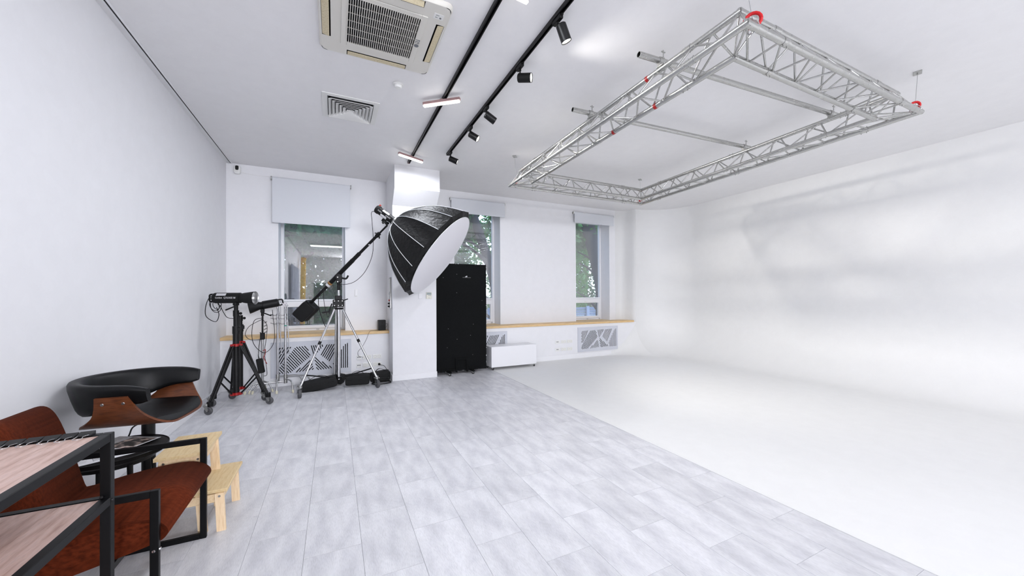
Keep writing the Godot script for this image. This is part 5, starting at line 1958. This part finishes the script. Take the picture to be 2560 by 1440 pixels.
func side_table() -> void:
	var c := Vector3(-1.222, 0, -3.107)
	var s := thing("side_table", "round black side table with printed sheets on it", "side table", c)
	begin()
	lathe(c + Vector3(0, 0.465, 0), Vector3.UP, [Vector2(0, 0.0), Vector2(0.235, 0.0), Vector2(0.25, 0.012), Vector2(0.252, 0.034), Vector2(0.248, 0.037), Vector2(0.244, 0.034), Vector2(0, 0.034)], 48)
	part("top", M.black_metal, s)
	begin()
	lathe(c + Vector3(0, 0.43, 0), Vector3.UP, [Vector2(0.19, 0.035), Vector2(0.19, 0.0), Vector2(0.18, 0.0), Vector2(0.18, 0.035)], 40)
	part("apron", M.black_metal, s)
	for a in [2.41, 3.98, 5.55, 0.84]:
		begin()
		tube(c + Vector3(cos(a) * 0.185, 0.44, sin(a) * 0.185), c + Vector3(cos(a) * 0.205, 0.0, sin(a) * 0.205), 0.014, 0.010, 10)
		part("leg", M.black_metal, s)
	# printed sheets: a photograph print and a page of text and diagrams
	var im := Image.create(256, 180, false, Image.FORMAT_RGB8)
	im.fill(Color(0.93, 0.93, 0.94))
	var nz := FastNoiseLite.new()
	nz.seed = 4
	nz.frequency = 0.018
	for y in range(12, 168):
		for x in range(96, 246):
			var v := nz.get_noise_2d(x, y * 1.4) * 0.9 + 0.42 - 0.25 * float(y > 60 and y < 120 and x > 130 and x < 220)
			im.set_pixel(x, y, Color(0.55, 0.50, 0.47) * clampf(v * 2.4, 0.3, 1.75))
	for k in 9: im.fill_rect(Rect2i(12, 20 + 14 * k, 60 - (k * 13) % 22, 3), Color(0.6, 0.6, 0.62))
	var pm := mat("photo_print", Color(1, 1, 1), 0.4)
	pm.albedo_texture = ImageTexture.create_from_image(im)
	var im2 := Image.create(256, 180, false, Image.FORMAT_RGB8)
	im2.fill(Color(0.94, 0.94, 0.95))
	for b in [[16, 30, 50], [86, 30, 60], [166, 24, 70]]:
		for k in 8:
			im2.fill_rect(Rect2i(b[0], b[1] + 15 * k, b[2] - (k * 17) % 14, 3 if b[0] != 86 else 5), Color(0.25, 0.25, 0.27) if b[0] == 86 else Color(0.62, 0.62, 0.65))
		im2.fill_rect(Rect2i(b[0], b[1] - 8, 2, 130), Color(0.5, 0.5, 0.52))
	var pm2 := mat("page_print", Color(1, 1, 1), 0.5)
	pm2.albedo_texture = ImageTexture.create_from_image(im2)
	for q in [[Vector3(-1.225, 0.5035, -2.99), 0.49, 0.25, 0.17, pm2, "printed page of text and small diagrams on the side table"], [Vector3(-1.215, 0.5065, -3.205), -0.5, 0.29, 0.20, pm, "sheet with a dark printed photograph on the side table"]]:
		var at: Vector3 = q[0]
		var b := Basis(Vector3.UP, q[1])
		var w: float = q[2] / 2
		var h: float = q[3] / 2
		org = at
		begin()
		box(at + Vector3(0, -0.0006, 0), Vector3(q[2], 0.0012, q[3]), b)
		var o := whole("printed_sheet", M.paper, q[5], "paper", at, "printed sheets on the side table")
		begin()
		uvquad(at + b * Vector3(-w, 0.0002, h), at + b * Vector3(w, 0.0002, h), at + b * Vector3(w, 0.0002, -h), at + b * Vector3(-w, 0.0002, -h))
		part("print", q[4], o)

func swivel_chair() -> void:
	var at := Vector3(-1.17, 0, -3.42)
	var s := thing("swivel_chair", "black padded swivel bar chair with a bent walnut shell", "chair", at, "", deg_to_rad(-8.0))
	# pedestal
	begin()
	lathe(Vector3.ZERO, Vector3.UP, [Vector2(0, 0), Vector2(0.19, 0.0), Vector2(0.195, 0.006), Vector2(0.18, 0.016), Vector2(0.07, 0.03), Vector2(0.045, 0.05)], 36)
	part("base", M.black_metal, s)
	begin()
	tube(Vector3(0, 0.03, 0), Vector3(0, 0.585, 0), 0.036, -1, 20)
	part("column", M.black_metal, s)
	begin()
	sweep(smoothed([Vector3(-0.02, 0.575, 0.03), Vector3(-0.06, 0.55, 0.05), Vector3(-0.075, 0.50, 0.06), Vector3(-0.10, 0.45, 0.075)]), 0.005, 6)
	part("lever", M.black_metal, s)
	# bent shell: section across (z, y), cut narrower towards the wings
	var sec := []
	var raw := [[0.0, 0.592, -0.25, 0.235], [0.09, 0.593, -0.25, 0.235], [0.17, 0.598, -0.248, 0.232], [0.235, 0.616, -0.225, 0.215], [0.285, 0.650, -0.17, 0.18], [0.322, 0.70, -0.115, 0.14], [0.345, 0.755, -0.09, 0.11], [0.360, 0.825, -0.08, 0.075]]
	var half := []
	var xb := []
	var xf := []
	for i in 22:
		var t := i / 3.0
		var k := mini(int(t), 6)
		var v := []
		for q in 4: v.append(cubic_interpolate(raw[k][q], raw[k + 1][q], raw[maxi(k - 1, 0)][q], raw[mini(k + 2, 7)][q], t - k))
		half.append([v[0], v[1]]); xb.append(v[2]); xf.append(v[3])
	var hn := half.size() - 1
	for i in range(hn, 0, -1): sec.append(Vector2(-half[i][0], half[i][1]))
	for h in half: sec.append(Vector2(h[0], h[1]))
	var m := sec.size()
	var gridpt := func(i: int, f: float, off: float) -> Vector3:
		var k := absi(i - hn)
		var a: Vector2 = sec[maxi(i - 1, 0)]
		var b: Vector2 = sec[mini(i + 1, m - 1)]
		var t := (b - a).normalized()
		var nn := Vector2(-t.y, t.x)
		var p: Vector2 = sec[i] + nn * off
		return Vector3(lerpf(xb[k], xf[k], f), p.y, p.x)
	begin()
	for off in [[0.0, 1], [0.013, 2]]:
		st.set_smooth_group(off[1])
		for i in m - 1:
			for j in 8:
				var a: Vector3 = gridpt.call(i, j / 8.0, off[0])
				var b: Vector3 = gridpt.call(i, (j + 1) / 8.0, off[0])
				var c: Vector3 = gridpt.call(i + 1, (j + 1) / 8.0, off[0])
				var d: Vector3 = gridpt.call(i + 1, j / 8.0, off[0])
				if off[1] == 1: quad(a, b, c, d)
				else: quad(d, c, b, a)
	st.set_smooth_group(-1)
	for i in m - 1:
		for f in [0.0, 1.0]:
			var q := [gridpt.call(i, f, 0.0), gridpt.call(i + 1, f, 0.0), gridpt.call(i + 1, f, 0.013), gridpt.call(i, f, 0.013)]
			if f == 1.0: quad(q[0], q[3], q[2], q[1])
			else: quad(q[0], q[1], q[2], q[3])
	for i in [0, m - 1]:
		for j in 8:
			var q := [gridpt.call(i, j / 8.0, 0.0), gridpt.call(i, (j + 1) / 8.0, 0.0), gridpt.call(i, (j + 1) / 8.0, 0.013), gridpt.call(i, j / 8.0, 0.013)]
			if i == 0: quad(q[0], q[3], q[2], q[1])
			else: quad(q[0], q[1], q[2], q[3])
	var shell_o := part("shell", M.walnut, s)
	begin()
	for z in [-1, 1]:
		for x in [-0.045, 0.055]:
			lathe(Vector3(x, 0.785, z * 0.3525), Vector3(0, -0.2, z), [Vector2(0.009, 0), Vector2(0.007, 0.004), Vector2(0, 0.0045)], 12)
	for x in [-0.17, 0.16]:
		for z in [-0.05, 0.08]:
			lathe(Vector3(x, 0.593, z), Vector3.DOWN, [Vector2(0.009, 0), Vector2(0.007, 0.004), Vector2(0, 0.0045)], 12)
	part("bolt", M.steel, shell_o)
	# seat pad lying in the shell
	begin()
	var rings := []
	for j in 11:
		var f := j / 10.0
		var ring := []
		var edge := 1.0 - pow(absf(2 * f - 1), 6.0)
		for i in range(9, m - 9):
			ring.append(gridpt.call(i, 0.03 + 0.95 * f, 0.014))
		for i in range(m - 10, 8, -1):
			var k := absi(i - hn) / 3.0
			ring.append(gridpt.call(i, 0.03 + 0.95 * f, 0.016 + 0.04 * edge * (1.0 - pow(k / 4.4, 4.0))))
		ring.reverse()
		rings.append(ring)
	loft(rings)
	part("seat_pad", M.leather, s)
	# padded band round the back
	var pts := []
	var hh := []
	for i in 33:
		var f := i / 32.0
		var a := lerpf(-1.0, 1.0, f)
		var ang := PI + a * PI * 0.5
		var p: Vector3
		if absf(a) > 0.72:
			var e := (absf(a) - 0.72) / 0.28
			p = Vector3(lerpf(-0.02, 0.16, e), 0, signf(a) * lerpf(0.31, 0.315, e))
		else:
			var g := a / 0.72 * PI / 2
			p = Vector3(-0.02 - 0.29 * cos(g), 0, 0.31 * sin(g))
		pts.append(p)
		hh.append(a)
	begin()
	var rr := []
	for i in pts.size():
		var a: float = absf(hh[i])
		var d: Vector3 = (pts[mini(i + 1, 32)] - pts[maxi(i - 1, 0)]).normalized()
		var o := Vector3.UP.cross(d).normalized()      # outwards
		if o.dot(pts[i] + Vector3(0.02, 0, 0)) < 0: o = -o
		var top := 0.905 - 0.012 * a - 0.03 * pow(a, 8.0)
		var bot := lerpf(0.685, 0.765, smoothstep(0.35, 0.85, a))
		if a > 0.93: bot = lerpf(bot, 0.78, (a - 0.93) / 0.07)
		var th := 0.075 * (1.0 - 0.45 * pow(a, 10.0))
		var ring := []
		for k in 16:
			var t := TAU * k / 16
			var cx := signf(cos(t)) * pow(absf(cos(t)), 0.6) * th / 2
			var cy := signf(sin(t)) * pow(absf(sin(t)), 0.55) * (top - bot) / 2
			ring.append(pts[i] + o * (cx + 0.028 * (cy / 0.11)) + Vector3(0, (top + bot) / 2 + cy, 0))
		ring.reverse()
		rr.append(ring)
	loft(rr)
	part("back_band", M.leather, s)

func step_stool() -> void:
	var c := Vector3(-0.78, 0, -3.02)
	var s := thing("step_stool", "pale wooden two-step stool behind the armchair", "step stool", c)
	var zc := -3.02
	begin()
	# a hand slot is left open between the four pieces
	box(Vector3(-0.870, 0.49, -3.005), Vector3(0.145, 0.02, 0.385))
	box(Vector3(-0.7425, 0.49, -3.005), Vector3(0.07, 0.02, 0.385))
	box(Vector3(-0.7875, 0.49, -2.93), Vector3(0.02, 0.02, 0.235))
	box(Vector3(-0.7875, 0.49, -3.1575), Vector3(0.02, 0.02, 0.08))
	part("top_step", M.birch_top, s)
	begin()
	box(Vector3(-0.70, 0.24, -3.04), Vector3(0.20, 0.02, 0.42), Basis(), 0.003)
	part("lower_step", M.birch_top, s)
	for z in [-2.845, -3.175]:
		var out: float = 0.02 if z > -3 else -0.02
		begin()
		# front leg of the low step
		var p := [Vector2(-0.66, 0.23), Vector2(-0.615, 0.23), Vector2(-0.605, 0.0), Vector2(-0.65, 0.0)]
		extrude(p, Transform3D(Basis(), Vector3(0, 0, z - 0.009 + out)), 0.018)
		part("leg", M.birch_leg, s)
		begin()
		p = [Vector2(-0.775, 0.48), Vector2(-0.725, 0.48), Vector2(-0.70, 0.0), Vector2(-0.745, 0.0)]
		extrude(p, Transform3D(Basis(), Vector3(0, 0, z - 0.009)), 0.018)
		part("leg", M.birch_leg, s)
		begin()
		p = [Vector2(-0.925, 0.48), Vector2(-0.88, 0.48), Vector2(-0.955, 0.0), Vector2(-1.0, 0.0)]
		extrude(p, Transform3D(Basis(), Vector3(0, 0, z - 0.009)), 0.018)
		part("leg", M.birch_leg, s)
		begin()
		box(Vector3(-0.825, 0.445, z), Vector3(0.20, 0.07, 0.016), Basis(), 0.002)
		box(Vector3(-0.775, 0.20, z + out * 0.3), Vector3(0.30, 0.05, 0.016), Basis(), 0.002)
		part("rail", M.birch, s)
	begin()
	box(Vector3(-0.74, 0.445, -3.01), Vector3(0.016, 0.06, 0.32), Basis(), 0.002)
	box(Vector3(-0.90, 0.445, -3.01), Vector3(0.016, 0.06, 0.32), Basis(), 0.002)
	box(Vector3(-0.635, 0.20, -3.01), Vector3(0.016, 0.05, 0.34), Basis(), 0.002)
	part("crossrail", M.birch, s)
	begin()
	for q in [Vector3(-0.905, 0.455, -2.835), Vector3(-0.745, 0.455, -2.835), Vector3(-0.637, 0.215, -2.815)]:
		lathe(q, Vector3.BACK, [Vector2(0.007, 0), Vector2(0.006, 0.003), Vector2(0, 0.0025)], 12)
	part("screw", M.zinc, s)

# ------------------------------------------------------------------ what the window glass mirrors, behind the camera
func behind_camera() -> void:
	var at := Vector3(-1.40, 0, 5.1)
	var y := thing("paper_roll", "tall yellow paper roll mirrored in the first window", "paper roll", at)
	begin()
	tube(at, at + Vector3(0.05, 3.35, 0.10), 0.11, -1, 24)
	part("roll", M.yellow_paper, y)
	begin()
	tube(at + Vector3(0.05, 3.35, 0.10), at + Vector3(0.0505, 3.38, 0.101), 0.04, -1, 16)
	part("core", M.tan_tape, y)
	# pleated drape on the rear wall
	at = Vector3(0.35, 0, ZR - 0.10)
	var d := thing("dark_drape", "dark pleated drape on the rear wall, mirrored in the first window", "drape", at)
	begin()
	var n := 90
	st.set_smooth_group(1)
	for i in n:
		var xa := -1.0 + 2.7 * i / n
		var xb := -1.0 + 2.7 * (i + 1) / n
		var za := ZR - 0.10 + 0.045 * sin(i * 0.9) + 0.02 * sin(i * 0.31)
		var zb := ZR - 0.10 + 0.045 * sin((i + 1) * 0.9) + 0.02 * sin((i + 1) * 0.31)
		quad(Vector3(xb, 0.02, zb), Vector3(xa, 0.02, za), Vector3(xa, 2.16, za), Vector3(xb, 2.16, zb))
	part("cloth", M.dark_drape, d)
	begin()
	tube(Vector3(-1.1, 2.18, ZR - 0.10), Vector3(1.8, 2.18, ZR - 0.10), 0.016, -1, 10)
	part("rod", M.black_metal, d)
	at = Vector3(XL + 0.1, 0, 2.2)
	d = thing("sheer_curtain", "pale sheer curtain on the plain wall, mirrored in the first window", "curtain", at)
	begin()
	st.set_smooth_group(1)
	for i in n:
		var za := 0.9 + 2.9 * i / n
		var zb := 0.9 + 2.9 * (i + 1) / n
		var xa := XL + 0.09 + 0.04 * sin(i * 1.1)
		var xb := XL + 0.09 + 0.04 * sin((i + 1) * 1.1)
		quad(Vector3(xa, 0.02, za), Vector3(xb, 0.02, zb), Vector3(xb, 2.7, zb), Vector3(xa, 2.7, za))
	part("cloth", M.sheer, d)
	begin()
	tube(Vector3(XL + 0.09, 2.72, 0.85), Vector3(XL + 0.09, 2.72, 3.85), 0.014, -1, 10)
	part("rod", M.steel, d)

# ------------------------------------------------------------------ outdoors
func tree(at: Vector3, crown: Vector3, size: Vector3, r: float, leaves: int, m: Material, sd: int, label: String) -> void:
	var rng := RandomNumberGenerator.new()
	rng.seed = sd
	var t := thing("tree", label, "tree", at, "trees outside the windows")
	begin()
	sweep(smoothed([at, at + Vector3(0.05, 1.2, 0), at + Vector3(-0.05, 2.6, 0.05), at + (crown - at) * Vector3(0.6, 1, 0.6)]), r, 12)
	for k in 7:
		var y := rng.randf_range(1.2, 3.6)
		var a := rng.randf() * TAU
		var p := at + Vector3(0, y, 0)
		sweep(smoothed([p, p + Vector3(cos(a) * 0.7, 0.5, sin(a) * 0.5), p + Vector3(cos(a) * 1.5, 0.8, sin(a) * 1.1)]), [0.05, 0.05, 0.045, 0.045, 0.04, 0.04, 0.035, 0.03, 0.03, 0.025, 0.02, 0.02, 0.015], 6)
	part("trunk", M.bark, t)
	begin()
	for i in leaves:
		var u := Vector3(rng.randfn(), rng.randfn(), rng.randfn()).normalized() * pow(rng.randf(), 0.45)
		var clump := Vector3(sin(u.x * 7.0 + sd), cos(u.y * 6.0), sin(u.z * 8.0)) * 0.12
		var p := crown + (u + clump) * size
		var d := Vector3(rng.randfn(), rng.randfn() - 0.3, rng.randfn()).normalized()
		var w := d.cross(Vector3(rng.randfn(), rng.randfn(), rng.randfn())).normalized()
		var l := rng.randf_range(0.07, 0.14)
		var a := p - d * l
		var b := p + d * l
		var s := w * l * 0.55
		var f := d.cross(w) * l * 0.15
		tri(a, p + s + f, b)
		tri(a, b, p - s + f)
	part("crown", m, t).set_meta("kind", "stuff")

func outdoors() -> void:
	org = Vector3.ZERO
	begin()
	box(Vector3(4, -0.75, -22.9), Vector3(50, 0.3, 30))
	struct("ground", M.ground_outside, "dull green ground outside the windows", "ground")
	tree(Vector3(8.0, -0.6, -9.75), Vector3(7.6, 4.6, -10.9), Vector3(2.6, 1.7, 1.3), 0.23, 7000, M.leaf, 1, "tree with a thick dark trunk outside the last window")
	tree(Vector3(4.12, -0.6, -9.75), Vector3(3.1, 4.5, -10.9), Vector3(1.4, 1.7, 1.3), 0.13, 6000, M.leaf_dark, 2, "tree outside the window behind the black panel")
	tree(Vector3(-0.9, -0.6, -10.7), Vector3(-0.6, 4.2, -10.7), Vector3(2.4, 1.9, 1.1), 0.16, 9000, M.leaf_dark, 3, "dark tree outside the window with the yellow reflection")
	tree(Vector3(8.6, -0.6, -15.5), Vector3(8.6, 3.4, -15.3), Vector3(3.3, 3.6, 1.6), 0.15, 12000, M.leaf, 4, "bushy tree filling the view through the last window")
	tree(Vector3(14.6, -0.6, -19.3), Vector3(14.6, 3.8, -19.2), Vector3(3.2, 3.6, 1.6), 0.15, 11000, M.leaf_dark, 5, "bushy dark tree further off beyond the last window")
	tree(Vector3(4.7, -0.6, -19.4), Vector3(4.6, 3.8, -19.3), Vector3(2.8, 3.6, 1.5), 0.15, 11000, M.leaf, 6, "bushy tree further off beyond the black panel's window")
	tree(Vector3(-1.2, -0.6, -16.2), Vector3(-1.2, 3.2, -16.0), Vector3(3.4, 3.6, 1.5), 0.15, 11000, M.leaf_dark, 7, "bushy tree further off beyond the window with the yellow reflection")
	# clipped hedge
	var rng := RandomNumberGenerator.new()
	rng.seed = 77
	var hp := Vector3(1.2, -0.6, -12.9)
	var hg := thing("hedge", "dense dark green hedge outside the first two windows", "hedge", hp)
	begin()
	for i in 20000:
		var p := hp + Vector3(rng.randf_range(-5.0, 3.2), rng.randf_range(0.0, 4.3) * (0.9 + 0.1 * sin(i * 0.37)), rng.randf_range(-0.45, 0.45))
		var d := Vector3(rng.randfn(), rng.randfn(), rng.randfn()).normalized()
		var w := d.cross(Vector3(rng.randfn(), rng.randfn(), rng.randfn())).normalized()
		var l := rng.randf_range(0.06, 0.12)
		tri(p - d * l, p + w * l * 0.55, p + d * l)
		tri(p - d * l, p + d * l, p - w * l * 0.55)
	part("foliage", M.leaf_dark, hg).set_meta("kind", "stuff")
	begin()
	for i in 17: tube(hp + Vector3(-4.8 + 0.49 * i, 0, 0), hp + Vector3(-4.75 + 0.49 * i, 3.2, 0.05), 0.03, 0.015, 6)
	part("stem", M.bark, hg)
	# slatted fence
	var at := Vector3(8.5, -0.6, -11.3)
	var f := thing("slatted_fence", "pale blue-grey fence of horizontal slats outside the last window", "fence", at)
	for i in 16:
		begin()
		box(at + Vector3(0, 0.06 + 0.1 * i, 0), Vector3(8.0, 0.085, 0.02), Basis(Vector3.RIGHT, 0.35), 0.003)
		part("slat", M.slat_blue, f)
	for x in [-3.9, -1.9, 0.1, 2.1, 3.9]:
		begin()
		box(at + Vector3(x, 0.82, 0.05), Vector3(0.12, 1.66, 0.06), Basis(), 0.004)
		part("post", M.slat_blue, f)
